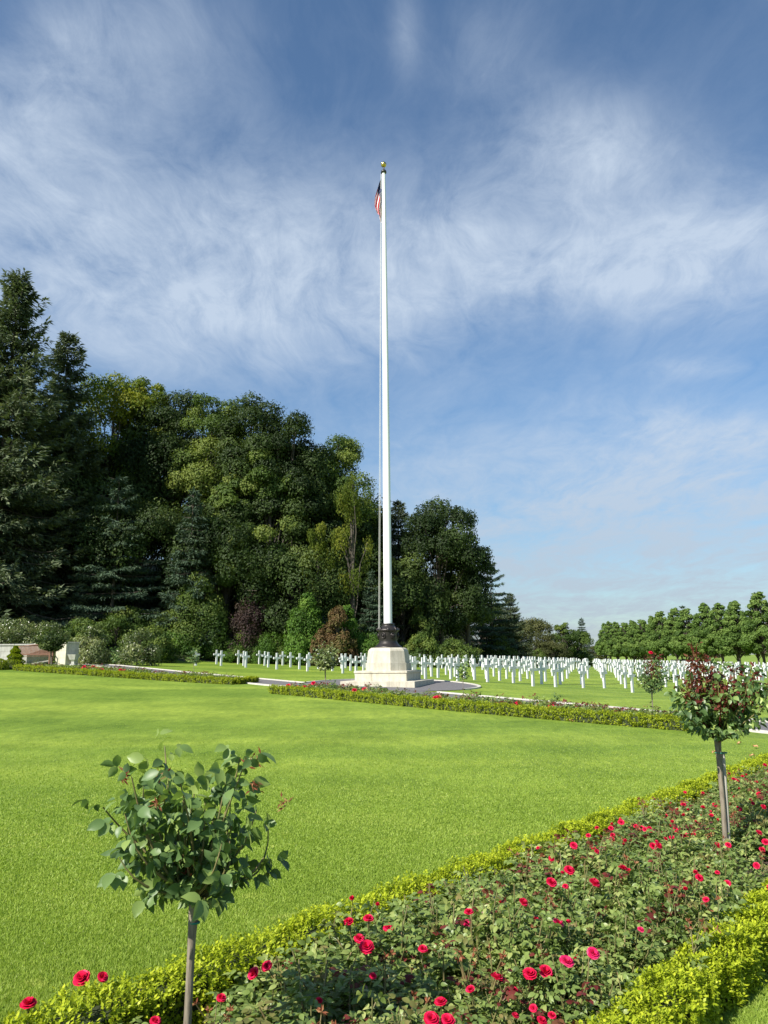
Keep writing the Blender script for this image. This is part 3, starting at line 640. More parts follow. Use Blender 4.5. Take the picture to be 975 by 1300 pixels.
# shrubs on the bank
SH = [
 ('shrub','shrub',388,751,61,60,'round bright green shrub below the weeping tree'),
 ('shrub','shrub',440,764,62,36,'smaller bright green shrub left of the fir by the flagpole'),
 ('bank_shrub','shrub',252,728,62,78,'wide green shrub at the foot of the spire fir'),
 ('purple','shrub',318,752,63,62,'dark purple-leaved shrub left of the round bright shrub'),
 ('brownish','shrub',428,768,60.5,46,'browning reddish shrub between the two bright green ones'),
 ('brownish','shrub',410,797,60.2,44,'low browning shrub in front of the reddish one'),
 ('round','shrub',536,762,70,44,'grey-green willowy shrub just right of the plinth'),
 ('bank_shrub','shrub',458,790,64,50,'green shrub left of the plinth under the small fir'),
 ('bank_shrub','shrub',104,786,55,56,'leafy shrub on the bank above the stone pier'),
 ('bank_shrub','shrub',148,783,56,60,'leafy shrub on the bank between the two rounded rhododendrons'),
 ('bank_shrub','shrub',196,793,56.5,58,'leafy shrub on the bank right of the reddish rhododendron'),
 ('shrub','shrub',228,802,60.5,50,'low bright shrub at the left end of the clipped domes'),
 ('rhodo','rhododendron',20,782,45.6,80,'pale-tipped rhododendron mass behind the left end of the stone wall'),
 ('rhodo','rhododendron',-10,786,45.4,60,'rhododendron cut by the left edge behind the stone wall'),
 ('rhodo','rhododendron',62,791,45.8,70,'rhododendron behind the wall between the bench and the pier'),
 ('rhodo','rhododendron',121,795,46,50,'rounded rhododendron just right of the stone pier'),
 ('rhodo','rhododendron',176,797,47,56,'rhododendron with reddish cast, second to the right of the pier'),
 ('bank_shrub','shrub',165,775,62,60,'tall loose shrub behind the two rounded rhododendrons'),
 ('bank_shrub','shrub',214,778,63,70,'leafy shrub above the left end of the clipped domes'),
 ('shrub','shrub',262,782,64,70,'leafy shrub above the middle of the clipped domes'),
 ('bank_shrub','shrub',310,785,64.5,70,'leafy shrub above the right end of the clipped domes'),
 ('bank_shrub','shrub',352,790,65,64,'low dark shrub right of the clipped domes'),
 ('bank_shrub','shrub',385,802,63,56,'low shrub in front of the round bright shrub'),
 ('bank_shrub','shrub',575,812,66,56,'low shrub on the bank right of the plinth'),
 ('bank_shrub','shrub',535,806,62,52,'low shrub immediately right of the plinth'),
 ('bank_shrub','shrub',632,805,84,44,'dark low shrub on the bank under the layered conifer'),
]
for kd, nm, px, py, Yd, wp, lab in SH:
    p_ = aty(px, py, Yd); H_ = p_[2]-zz(p_[0], p_[1]); R_ = wp/F*Yd/2; mt = dict(shrub='bright', bank_shrub='ash', purple='purple', brownish='brown', rhodo='rhodo', round='ash')[kd]; _ts[0] += 1; A_ = R_*H_+R_*R_
    PROTO['own'] = (broad(_ts[0], H_, R_, .1, int(16+A_*3), int(1800+A_*900), .17 if kd != 'rhodo' else .15, L[mt], prof=lambda t: (1-.8*t**2.2), crel=(.24, .42), hollow=.3, trunkr=.05, flat=.9, low=True, asp=.4 if kd == 'rhodo' else .6), H_, R_); kd = 'own'
    plantpx(kd, nm, px, py, Yd, wp, lab, 'shrub', 'shrubs along the foot of the wood', parts=('stem', 'foliage'))
for k in range(10):
    px = 192+k*14.5; ordn = ['first', 'second', 'third', 'fourth', 'fifth', 'sixth', 'seventh', 'eighth', 'ninth', 'last'][k]
    plantpx('clipped', 'clipped_shrub', px, 822.5+rng.uniform(-1, 1.5), 61.5, 20, f'{ordn} clipped dome shrub from the left behind the left crosses', 'shrub', 'clipped dome shrubs at the foot of the bank', parts=('stem', 'foliage'))
for k in range(26):
    px = 500+k*9.5+rng.uniform(-2, 2); Yd = np.interp(px, [500, 560, 650, 740], [64, 70, 104, 150])+rng.uniform(1, 5)
    plantpx('bank_shrub', 'undergrowth_bush', px, np.interp(px, [500, 650, 740], [818, 822, 822])+rng.uniform(-5, 4), Yd, 26, 'low dark bush in the undergrowth where the wood meets the cross field', 'bush', 'undergrowth bushes along the wood edge', parts=('stem', 'foliage'))
for k in range(15):
    px = 190+k*20; plantpx('shrub' if k % 3 else 'bank_shrub', 'undergrowth_bush', px+rng.uniform(-6, 6), 806+rng.uniform(-14, 2), 62.3, 48, 'low leafy bush in the undergrowth behind the left crosses', 'bush', 'undergrowth bushes behind the left crosses', parts=('stem', 'foliage'))
# clipped linden row
ORD = ['nearest', 'second', 'third', 'fourth', 'fifth', 'sixth', 'seventh', 'eighth', 'ninth', 'tenth', 'eleventh', 'twelfth', 'thirteenth', 'fourteenth', 'fifteenth', 'farthest']
for k in range(16):
    y = 84+k*6.9; x = 46.5+(y-84)*.058
    plant('linden' if k % 2 else 'linden_b', 'linden_tree', x+rng.normal()*.3, y, f'{ORD[k]} cone-clipped linden in the front row right of the cross field', T, 'front row of clipped lindens', H=9.9+rng.normal()*.4, R=3.0)
for k in range(16):
    y = 80+k*9.4; x = 57.5+(y-84)*.058
    plant('linden' if k % 3 else 'linden_b', 'linden_tree', x+rng.normal()*.3, y, 'clipped linden in the second row, half hidden behind the front row', T, 'second row of clipped lindens', H=9.9+rng.normal()*.4, R=2.8)
for k in range(5):
    x = 64+k*9; plant('round', 'distant_tree', x+rng.uniform(-2, 2), 250+rng.uniform(-10, 20), 'distant low tree on the horizon behind the linden rows', T, 'distant trees on the horizon', H=6+rng.uniform(0, 2), R=6.5)

# ------------------------------------------------------------------ box hedges
def hedge(A, B_, w_, h, mat, n, ls, label, ends=None, sprig=True):
    """box hedge along the polyline points A-B_"""
    A = np.array(A, float); B_ = np.array(B_, float); Ln = np.linalg.norm(B_-A); e = (B_-A)/Ln; nn = np.array([-e[1], e[0]])
    o = root('box_hedge', (A[0], A[1], zz(*A)), label, 'hedge', 'low clipped box hedges'); g = rng
    per = w_+2*h; s = g.random(n)*Ln; q = g.random(n)*per
    lat = np.where(q < h, -w_/2, np.where(q > h+w_, w_/2, q-h-w_/2)); up = np.where(q < h, q, np.where(q > h+w_, per-q, h))
    nl = np.where(q < h, -1., np.where(q > h+w_, 1., 0)); 
    k = int(n*w_*h*2/(per*Ln)*1.0)+2
    # rounded shoulders + waviness
    edge = np.clip(1-np.abs(np.abs(lat)-w_/2)/.04, 0, 1)*np.clip(1-np.abs(up-h)/.04, 0, 1)
    wav = .018*np.sin(s*9)+.014*np.sin(s*23+lat*30)+g.normal(size=n)*.010
    up2 = up*(1+0)+np.where(nl == 0, wav, 0)-edge*.025; lat2 = lat+nl*(wav-edge*.02)
    xy = A+e*s[:, None]+nn*lat2[:, None]; zg = Z(xy[:, 0], xy[:, 1]); base_z = zz(*A)
    P = np.column_stack([xy-A, zg-base_z+up2]); N = np.column_stack([nn*nl[:, None], np.where(nl == 0, 1., .25)])
    # end caps
    m = int(n*w_*h/(per*Ln))+1
    for sgn, org in ((-1, A), (1, B_)):
        l2 = g.uniform(-w_/2, w_/2, m); u2 = g.uniform(0, h, m); xy = org+nn*l2[:, None]+e*sgn*g.normal(size=(m, 1))*.012
        P = np.vstack([P, np.column_stack([xy-A, Z(xy[:, 0], xy[:, 1])-base_z+u2])]); N = np.vstack([N, np.tile([e[0]*sgn, e[1]*sgn, .3], (m, 1))])
    N = nrm(N); n = len(P); mb = MB()
    if sprig:
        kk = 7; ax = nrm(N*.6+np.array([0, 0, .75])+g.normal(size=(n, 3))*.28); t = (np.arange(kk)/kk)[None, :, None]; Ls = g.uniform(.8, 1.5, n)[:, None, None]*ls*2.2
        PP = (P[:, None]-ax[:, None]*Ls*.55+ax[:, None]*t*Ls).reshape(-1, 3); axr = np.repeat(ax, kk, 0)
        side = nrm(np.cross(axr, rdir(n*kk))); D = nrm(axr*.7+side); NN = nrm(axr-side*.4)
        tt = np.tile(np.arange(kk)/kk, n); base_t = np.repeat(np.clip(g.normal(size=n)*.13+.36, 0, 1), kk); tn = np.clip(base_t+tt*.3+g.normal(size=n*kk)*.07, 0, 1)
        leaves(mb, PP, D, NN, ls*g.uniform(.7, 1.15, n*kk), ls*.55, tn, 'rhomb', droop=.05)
    else:
        D = nrm(N*.5+rdir(n)*.8+np.array([0, 0, .4])); leaves(mb, P, D, nrm(N+rdir(n)*.5), ls*g.uniform(.7, 1.3, n), ls*.6, np.clip(g.normal(size=n)*.2+.45, 0, 1), 'rhomb')
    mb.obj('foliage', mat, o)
    tb = MB(); kx = max(2, int(Ln/.5)); ss = np.linspace(.03, Ln-.03, kx)
    pr_ = [(-w_/2+.035, 0), (-w_/2+.035, h-.05), (w_/2-.035, h-.05), (w_/2-.035, 0)]
    V = []
    for s_ in ss:
        for l_, u_ in pr_:
            q_ = A+e*s_+nn*l_; V.append((q_[0]-A[0], q_[1]-A[1], zz(*q_)-base_z+u_))
    i = np.arange(kx-1)[:, None]*4; j = np.arange(3)[None]; tb.add(V, np.concatenate([np.stack([i+j, i+j+1, i+4+j+1, i+4+j], -1).reshape(-1, 4), [[3, 2, 1, 0]], [[4*kx-4, 4*kx-3, 4*kx-2, 4*kx-1]]])); tb.obj('twigs', TWIG, o)
    return o
E_ = nrm(np.array([1, 1.15])); NQ = np.array([-E_[1], E_[0]])      # along the near bed / towards the far side of it
def bed(s, q): return E_*s+NQ*q
hedge(bed(.5, 1.47), bed(7.6, 1.47), .22, .21, L['box'], 18000, .021, 'bright yellow-green low box hedge in the bottom right corner')
hedge(bed(.2, 3.22), bed(13.5, 3.22), .24, .21, L['box'], 17000, .024, 'long low box hedge between the near rose bed and the big lawn')
strip('flower_bed', [bed(s, 1.47) for s in np.arange(-1, 15, .5)], [bed(s, 3.22) for s in np.arange(-1, 15, .5)], SOIL, .012)
mA, mB = gp(345, 880)[:2], gp(884, 928.5)[:2]
hedge(mA, mB, .3, .24, L['boxfar'], 7000, .036, 'long box hedge in front of the rose bed before the flagpole')
lA, lB = gp(297, 869)[:2], gp(20, 851)[:2]
hedge(lB, lA, .3, .22, L['boxfar'], 5000, .042, 'box hedge of the left rose bed near the bench')
ML = mB-mA; me_ = nrm(ML); mn = np.array([-me_[1], me_[0]])
LL = lA-lB; le_ = nrm(LL); ln_ = np.array([-le_[1], le_[0]])
hedge(lA+ln_*.1, lA+ln_*1.5, .28, .22, L['boxfar'], 800, .042, 'short end hedge closing the right end of the left rose bed')
def stripbed(A, B_, n_, w_):
    P = resample([A, B_], .5); strip('flower_bed', P, P+n_*w_, SOIL, .014)
stripbed(mA, mB, mn, 1.7); stripbed(lB, lA, ln_, 1.7)

# ------------------------------------------------------------------ roses
def compound(lv, P, O, size, tint, g, mi=0, pairs=2, asp=.66, jit=.35, hang=0):
    """pinnate rose leaves at points P pointing along O"""
    n = len(P)
    if n == 0: return
    O = nrm(O); size = np.broadcast_to(size, (n,)); N = nrm(np.array([0, 0, 1.-.45*(hang > 0)])+O*np.array([1, 1, 0])*hang*1.2+g.normal(size=(n, 3))*jit*1.3); Sd = nrm(np.cross(O, N))
    PP = [P+O*(size*1.5)[:, None]]; DD = [O]; ss = [size]; keep = [np.ones(n, bool)]
    for f_, sc in ((1.25, .9), (.55, .72))[:pairs]:
        for sg in (-1, 1):
            PP.append(P+O*(size*f_)[:, None]); DD.append(nrm(O*.5+Sd*sg)); ss.append(size*sc); keep.append(g.random(n) < .88)
    kp = np.concatenate(keep); PP = np.concatenate(PP)[kp]; DD = np.concatenate(DD)[kp]; ss = np.concatenate(ss)[kp]; m = len(PP)
    NN = nrm(np.concatenate([N]*len(DD if False else keep))[kp]+g.normal(size=(m, 3))*jit); DD = DD+g.normal(size=(m, 3))*.18-np.array([0, 0, .22+hang])
    tt = np.clip(np.concatenate([np.broadcast_to(tint, (n,))]*len(keep))[kp]+g.normal(size=m)*.12, 0, 1)
    leaves(lv, PP, DD, NN, ss*g.uniform(.8, 1.15, m), ss*asp, tt, 'oval', fold=.13, droop=.22, mi=mi)
def curve_pts(a, b_, n, g, bow=.15, up=.1):
    a = np.array(a, float); b_ = np.array(b_, float); t = np.linspace(0, 1, n)[:, None]; Ln = np.linalg.norm(b_-a)
    ho = np.array([b_[0]-a[0], b_[1]-a[1], 0]); return a*(1-t)+b_*t+np.sin(t*PI)*(ho*bow+np.array([0, 0, -Ln*up*0.0])+g.normal(size=3)*Ln*.05)
def bush_parts(seed, R=.34, H=.5, shoots=17, leafs=.036, per=9, dens=1.0, redfrac=.12, yel=.14):
    g = np.random.default_rng(seed); lv = MB(); st = MB(); tips = []
    for k in range(shoots):
        az = k*2.39996+g.uniform(-.3, .3); rr = R*math.sqrt((k+.5)/shoots)*g.uniform(.85, 1.1); tip = np.array([rr*math.cos(az), rr*math.sin(az), H*(1-.45*(rr/R)**2)*g.uniform(.85, 1.12)])
        P = curve_pts((g.normal()*.03, g.normal()*.03, 0), tip, 6, g, .25); tube(st, P, np.linspace(.006, .0028, 6), 5)
        m = int(per*dens); t = np.sort(g.uniform(.28, 1.0, m)); Q = np.column_stack([np.interp(t, np.linspace(0, 1, 6), P[:, c]) for c in range(3)])
        aa = np.arange(m)*2.4+g.uniform(0, 6); O = np.column_stack([np.cos(aa), np.sin(aa), np.full(m, .35)])+np.array([math.cos(az), math.sin(az), 0])*.5
        u_ = g.random(); mi = 1 if u_ < redfrac else (2 if u_ < redfrac+yel else 0)
        mis = np.where((t > .75), mi, 0)
        for q in (0, 1, 2):
            w_ = mis == q
            compound(lv, Q[w_], O[w_], leafs*g.uniform(.8, 1.2, w_.sum())*(1.1-.25*t[w_]), g.uniform(.2, .7), g, mi=q)
        tips.append(tip)
    for k in range(int(40*dens)):       # low filler leaves round the skirt
        a = g.uniform(0, 2*PI, 6); r_ = R*g.uniform(.5, 1.0, 6); P = np.column_stack([r_*np.cos(a), r_*np.sin(a), H*g.uniform(.12, .62, 6)]); compound(lv, P, np.column_stack([np.cos(a), np.sin(a), g.uniform(-.1, .6, 6)]), leafs, g.uniform(.1, .6), g)
    return lv, st, tips
RM = [L['rose'], L['rosered'], L['roseyellow']]
BUSH = []
for sd_ in range(6):
    lv, st, tips = bush_parts(100+sd_, redfrac=[.08, .15, .25, .1, .45, .18][sd_], yel=[.1, .2, .15, .3, .2, .05][sd_], R=.37, H=.42, per=13, shoots=22, leafs=.040)
    BUSH.append((lv.mesh('foliage', RM), st.mesh('stems', GREENSTEM), tips))
FB = []
for sd_ in range(3):
    lv, st, tips = bush_parts(200+sd_, R=.4, H=.40, shoots=12, per=6, leafs=.065, redfrac=.35, yel=.35)
    FB.append((lv.mesh('foliage', RM), st.mesh('stems', GREENSTEM), tips))
def bloommesh(name, mat, seed, opening=1.0):
    g = np.random.default_rng(seed); mb = MB(); R = .0235
    for ring, (n, r, tilt, hgt) in enumerate([(3, .30, .12, 1.0), (4, .5, .3, 1.0), (5, .74, .55, .92), (6, 1.0, .9, .72), (6, 1.18, 1.25, .45)]):
        for k in range(n):
            a = 2*PI*k/n+ring*.6+g.normal()*.1; tl = tilt*opening+g.normal()*.08; e = np.array([math.cos(a), math.sin(a), 0]); pe = np.array([-e[1], e[0], 0])
            Vs = []
            for vi, v_ in enumerate((0, .35, .7, 1.0)):
                rad = R*r*(.25+.55*v_**.7)+R*math.sin(tl)*v_**1.5*.75; z = R*(.1+1.25*v_*hgt*math.cos(tl*.8)); wd = R*(.22+.75*math.sin(PI*min(1, .15+v_*.62)))*(.55+.45*r)
                for ui, u_ in enumerate((-1, -.45, .45, 1)):
                    Vs.append(e*(rad-(u_*u_)*wd*.35+ (.004*(vi == 3)))+pe*u_*wd+np.array([0, 0, z+(.003*(g.random()-.5) if vi == 3 else 0)-(.004 if vi == 3 and abs(u_) == 1 else 0)]))
            i = np.arange(3)[:, None]*4; j = np.arange(3)[None]; mb.add(Vs, np.stack([i+j, i+j+1, i+5+j, i+4+j], -1).reshape(-1, 4), np.clip(.5+g.normal()*.25, 0, 1), 0, True)
    tube(mb, [(0, 0, .006), (0, 0, -.012), (.002, 0, -.14)], [.011, .006, .003], 6, mi=1)
    for k in range(5):
        a = k*2*PI/5; leaves(mb, np.array([[0, 0, -.002]]), np.array([[math.cos(a), math.sin(a), -.3]]), np.array([[0, 0, 1.]]), .028, .009, .5, mi=1)
    return mb.mesh(name, [mat, GREENSTEM])
BUD = bloommesh('bud', L['petal'], 7, .25)
BLOOM = [bloommesh('bloom', L['petal'], 1, 1.0), bloommesh('bloom', L['petal'], 2, .6), bloommesh('bloom', L['petal'], 3, 1.15)]
PINK = bloommesh('bloom', L['pinkpetal'], 4, 1.1)
def spentmesh(seed):
    g = np.random.default_rng(seed); mb = MB(); 
    for k in range(5):
        tip = np.array([g.normal()*.035, g.normal()*.035, g.uniform(0, .05)]); tube(mb, [(0, 0, -.1), tip*.5+[0, 0, -.03], tip], [.0025, .002, .0018], 5, mi=1)
        m = 9; D = rdir(m, g)+np.array([0, 0, .4]); leaves(mb, np.repeat(tip[None], m, 0), D, rdir(m, g), .022, .009, g.random(m), mi=0)
    return mb.mesh('spent_bloom', [L['spent'], GREENSTEM])
SPENT = [spentmesh(1), spentmesh(2), spentmesh(3)]
crop = [(158,387),(111,430,1.2),(95,411),(115,368),(72,375),(232,433,.8),(124,492,.8),(390,497,1.1),(462,488,1.1),(496,484,1.2),(541,461,1.15),(598,443,1.0),(523,377,1.0),(508,291,1.2),(600,293,1.3),(547,264,1.15),
        (663,260,1.1),(447,334,.9),(557,210,.9),(659,160,.9),(607,172,.6),(795,188,1.0),(812,187,1.05),(835,128,.8),(853,145,.8),(793,122,.9),(866,210,.9),(913,131,1),(910,69,.9),(955,183,1),(970,203,1),(968,37,1),(827,280,.8),(842,327,.7),
        (768,192,.7),(725,180,.6),(426,523,.8),(335,521,.9),(270,548,1),(250,585,1.2),(285,588,1.1),(470,560,.7),(430,578,.7),(488,588,.9),(510,577,.8),(328,378,.8),(331,354,.8),(539,298,.6),(606,223,.6),(962,220,.9),(701,391,.6),
        (8,545,.7),(866,268,.5),(480,215,.5),(965,127,.8)]
BLO = [(400+c_[0]/1.696, 950+c_[1]/1.696, c_[2] if len(c_) > 2 else .95) for c_ in crop]
BLO += [(36,1276,1.15),(104,1243,1.3),(130,1241,.85),(197,1297,.95),(323,1237,1.1),(339,1227,.9),(281,1268,.85)]
PINKS = {10, 11, 12, 45, 50}
bushes = []
for row, q in enumerate((1.84, 2.28, 2.70)):
    s = .25+.2*row; k = 0
    while s < 3.95*q+1.4:
        p = bed(s+rng.normal()*.04, q+rng.normal()*.05)
        skip = rng.random() < .06 or np.linalg.norm(bed(s, q)-np.array([2.6, 5.95])) < .42
        if not skip:
            k += 1; v = rng.integers(0, 6); hs = rng.uniform(.68, 1.18)*(1.0, .98, .78)[row]
            bushes.append(dict(p=p, row=row, k=k, v=int(v), hs=hs, s=s, bl=[], z=zz(*p)))
        s += rng.uniform(.43, .53)
for idx, (px, py, sz) in enumerate(BLO):
    P = atz(px, py, .40)
    bb = min(bushes, key=lambda b_: np.linalg.norm(b_['p']-P[:2])+.0)
    r_ = np.linalg.norm(bb['p']-P[:2]); zt = (bb['z']+.42*bb['hs']*(1-.35*min(1, r_/.36)**2))+.035
    P = atz(px, py, zt); bb['bl'].append((P, sz, idx in PINKS))
NUM = ['no', 'one', 'two', 'three', 'four', 'five', 'six', 'seven', 'eight', 'nine', 'ten', 'eleven', 'twelve', 'thirteen', 'fourteen']
ORDW = ['', 'first', 'second', 'third', 'fourth', 'fifth', 'sixth', 'seventh', 'eighth', 'ninth', 'tenth', 'eleventh', 'twelfth', 'thirteenth', 'fourteenth', 'fifteenth', 'sixteenth', 'seventeenth', 'eighteenth', 'nineteenth', 'twentieth', 'twenty-first', 'twenty-second', 'twenty-third', 'twenty-fourth', 'twenty-fifth', 'twenty-sixth', 'twenty-seventh', 'twenty-eighth', 'twenty-ninth', 'thirtieth']
for bb in bushes:
    rowt = ['row beside the corner hedge', 'middle row of near bed', 'row beside the lawn hedge'][bb['row']]
    nb = len(bb['bl']); what = f'with {NUM[nb]} {"pink" if nb == 1 and bb["bl"][0][2] else "red"} bloom{"s" if nb > 1 else ""}' if nb else 'without blooms'
    rz = rng.uniform(0, 2*PI)
    o = root('rose_bush', (*bb['p'], bb['z']), f'rose bush, {ORDW[bb["k"]]} from left, {rowt}', 'rose bush', 'rose bushes in the near bed')
    fm, sm, tips = BUSH[bb['v']]; wr = rng.uniform(.92, 1.15)*(.84 if bb['row'] == 0 else 1); 
    a = link('foliage', fm, o); a.rotation_euler = (0, 0, rz); a.scale = (wr, wr, bb['hs']); a2 = link('stems', sm, o); a2.rotation_euler = (0, 0, rz); a2.scale = a.scale
    for P, sz, pk in bb['bl']:
        c_ = link('bloom', PINK if pk else BLOOM[rng.integers(0, 3)], o, tuple(P-np.array([*bb['p'], bb['z']]))); sz *= .62*(.86 if np.linalg.norm(P[:2]) < 3.4 else 1.08); c_.scale = (sz, sz, sz*rng.uniform(.85, 1.15)); c_.rotation_euler = (rng.uniform(.1, .75), rng.uniform(-.35, .35), rng.uniform(-.6, .6))
    for t in random.sample(tips, int(rng.integers(1, 4)) if bb['s'] > 4.2 else 0):
        cz, sz_ = math.cos(rz), math.sin(rz); q_ = rng.uniform(.4, .62); c_ = link('bloom', BLOOM[rng.integers(0, 3)], o, ((t[0]*cz-t[1]*sz_)*wr, (t[0]*sz_+t[1]*cz)*wr, t[2]*bb['hs']+.05)); c_.rotation_euler = (rng.uniform(0, .9), rng.normal()*.4, rng.uniform(-.6, .6)); c_.scale = (q_, q_, q_)
    for t in random.sample(tips, int(rng.integers(0, 3))):
        cz, sz_ = math.cos(rz), math.sin(rz); c_ = link('bud', BUD, o, ((t[0]*cz-t[1]*sz_)*wr, (t[0]*sz_+t[1]*cz)*wr, t[2]*bb['hs']+.04)); c_.rotation_euler = (rng.normal()*.3, rng.normal()*.3, rng.uniform(0, 6)); c_.scale = (.42, .42, .55)
    for t in random.sample(tips, 2 if bb['v'] in (2, 4) else (1 if rng.random() < .5 else 0)):
        cz, sz_ = math.cos(rz), math.sin(rz); c_ = link('spent_bloom', SPENT[rng.integers(0, 3)], o, ((t[0]*cz-t[1]*sz_)*wr, (t[0]*sz_+t[1]*cz)*wr, t[2]*bb['hs']+.03)); c_.rotation_euler = (rng.normal()*.2, rng.normal()*.2, rng.uniform(0, 6))
    nb = sum(c.name.startswith('bloom') for c in o.children)
    o['label'] = f'rose bush {"with "+NUM[nb]+" blooms" if nb > 1 else ("with one bloom" if nb else "without blooms")}, {ORDW[bb["k"]]} from left, {rowt}'
# far beds: low bushes behind the hedges
def farbed(A, B_, n_, where, reds, grp):
    Ln = np.linalg.norm(B_-A); e = (B_-A)/Ln; s = .35; k = 0; out = []
    while s < Ln-.2:
        k += 1; p = A+e*s+n_*(.62+.3*(k % 2))+rng.normal(size=2)*.05; out.append((s, p, k)); s += .62
    rp = [(atz(px, py, zz(*gp(px, py+8)[:2])+.4), px) for px, py in reds]
    own = {k: [] for _, _, k in out}
    for px, py in reds:
        d = ray(px, py); best = min(out, key=lambda q: abs(q[1][0]/q[1][1]-d[0]/d[1])); P = aty(px, py, best[1][1]-.15); own[best[2]].append(P)
    for s, p, k in out:
        nb = len(own[k]); o = root('rose_bush', (*p, zz(*p)), f'low rose bush with {NUM[min(nb, 8)]} red bloom{"s" if nb != 1 else ""}, {ORDW[k] if k < len(ORDW) else "last"} from left in the {where}', 'rose bush', grp)
        if not nb: o['label'] = f'low rose bush out of bloom, {ORDW[k] if k < len(ORDW) else "last"} from left in the {where}'
        fm, sm, tips = FB[rng.integers(0, 3)]; h_ = rng.uniform(.8, 1.2); rz = rng.uniform(0, 6)
        for nm, me in (('foliage', fm), ('stems', sm)): a = link(nm, me, o); a.rotation_euler = (0, 0, rz); a.scale = (1, 1, h_)
        for P in own[k]:
            P = P.copy(); zl = P[2]-o.location[2]
            c_ = link('bloom', BLOOM[rng.integers(0, 3)], o, (P[0]-p[0], P[1]-p[1], zl)); c_.scale = (2.2,)*3; c_.rotation_euler = (rng.uniform(.3, .9), 0, 0)
MR = [(366,871),(377,873),(386,873),(393,871),(398,868),(370,875),(450,877),(465,878),(463,876),(553,887),(557,886),(580,890),(584,890),(658,894),(662,896),(684,896),(697,901),(700,898),(718,906),(806,909),(810,910),(828,913),(833,912),(846,916),(850,915),(853,917),(864,916),(870,917),(875,915),(866,918),(841,913),(822,914)]
LR = [(107,847),(112,849),(117,849),(122,849),(127,850),(130,851),(118,847),(105,849),(141,851),(153,851),(158,852)]
farbed(mA, mB, mn, 'bed before the flagpole', MR, 'rose bushes in the bed before the flagpole')
farbed(lB, lA, ln_, 'left bed', LR, 'rose bushes in the left bed')

# standard roses (small trees)
def standard(base, graft, tips, label, leafs, per, seed, redtips=(), tr=.012, stake=True, mats=None, twist=.0, pairs=2, blooms=(), tie=True, trm=None):
    g = np.random.default_rng(seed); base = np.array(base, float); graft = np.array(graft, float)
    o = root('standard_rose', tuple(base), label, 'rose tree', 'standard roses on bare stems'); lv = MB(); rd = MB(); st = MB()
    n = 7; t = np.linspace(0, 1, n)[:, None]; P = (graft-base)*t+np.sin(t*PI*1.5)*np.array([.006, 0, 0]); tube(st, P, tr*np.array([1.15, 1, .95, .95, .92, 1.0, 1.35]), 10); st.obj('stem', trm or ROSEBARK, o)
    br = MB(); g0 = graft-base
    for k, (tp, red) in enumerate([(q, False) for q in tips]+[(q, True) for q in redtips]):
        tp = np.array(tp, float)-base; P = curve_pts(g0+g.normal(size=3)*.008, tp, 7, g, .22 if not red else .08); tube(br, P, np.linspace(min(tr*.42, .0065), .0022, 7), 6, mi=1 if red else 0)
        Ln = np.linalg.norm(tp-g0); m = max(4, int(per*Ln/.3)); t = np.sort(g.uniform(.10, 1, m)**.85); t[-1] = 1
        Q = np.column_stack([np.interp(t, np.linspace(0, 1, 7), P[:, c]) for c in range(3)]); aa = np.arange(m)*2.4+g.uniform(0, 6); dd = nrm(tp-g0)
        O = np.column_stack([np.cos(aa), np.sin(aa), np.full(m, .1)])+dd*.6
        sz = leafs*g.uniform(.75, 1.2, m)
        if red:
            w_ = t > .45; compound(rd, Q[w_], O[w_], sz[w_]*.75*(1.2-.4*t[w_]), g.uniform(.1, .8), g, pairs=pairs, hang=.3); w_ = ~w_; compound(lv, Q[w_], O[w_], sz[w_], g.uniform(.2, .7), g, pairs=pairs, hang=.5)
        else: compound(lv, Q, O, sz, g.uniform(.1, .75), g, pairs=pairs, hang=.5)
    br.obj('branches', [GREENSTEM if trm is None else GREENSTEM, L['rosered']], o); lv.obj('foliage', mats or L['rosetree'], o)
    if redtips: rd.obj('young_leaves', L['rosered'], o)['label'] = 'dark red young leaves at the shoot tips'
    if stake:
        sk = MB(); q = np.array([tr*1.9, tr*.9, 0]); tube(sk, [q, q+(graft-base)*.9+np.array([0, 0, .0])], tr*.8, 8); sk.obj('stake', STAKE, o)
    if tie:
        tm = MB(); c_ = (graft-base)*.9+np.array([tr*.8 if stake else 0, 0, 0]); k_ = 1 if stake else .55; tube(tm, [(c_[0]+k_*tr*2.3*math.cos(a), c_[1]+k_*tr*1.9*math.sin(a), c_[2]) for a in np.linspace(0, 2*PI, 13)], .0035, 5); tm.obj('tie', plainmat('green garden tie', (.02,.2,.14), (.03,.25,.18)), o)
    for P in blooms:
        c_ = link('bloom', BLOOM[0], o, tuple(np.array(P)-base)); c_.scale = (1.3,)*3; c_.rotation_euler = (.6, 0, 0)
    return o
def fill(cx, cy, rx, ry, Yd, n, g, dz=.5):
    out = []
    for k in range(n):
        a = k*2.39996; r_ = math.sqrt((k+.5)/n); out.append(aty(cx+rx*r_*math.cos(a)*g.uniform(.85, 1.1), cy+ry*r_*math.sin(a)*g.uniform(.85, 1.1), Yd*(1+dz*g.uniform(-1, 1)*rx/F*1.6*math.sqrt(max(0, 1-r_*r_*.8)))))
    return out
g = np.random.default_rng(5)
Y1 = 2.95; gr = aty(249, 1142, Y1); bs = aty(228, 1340, Y1); bs[2] = 0
t1 = [(209,952),(212,985),(320,968),(327,975),(160,992),(178,1000),(118,1032),(150,1040),(142,1098),(160,1085),(192,1148),(268,1150),(318,1128),(352,1105),(362,1060),(345,1035),(300,995),(255,1005),(285,1020),(232,1000),(305,1075),(200,1105)]
t1 = [(240+(x-245)*.86, 1052+(y-1060)*.97) for x, y in t1]
tips = [aty(x, y, Y1+g.uniform(-.2, .2)) for x, y in t1]+fill(240, 1058, 72, 58, Y1, 21, g)
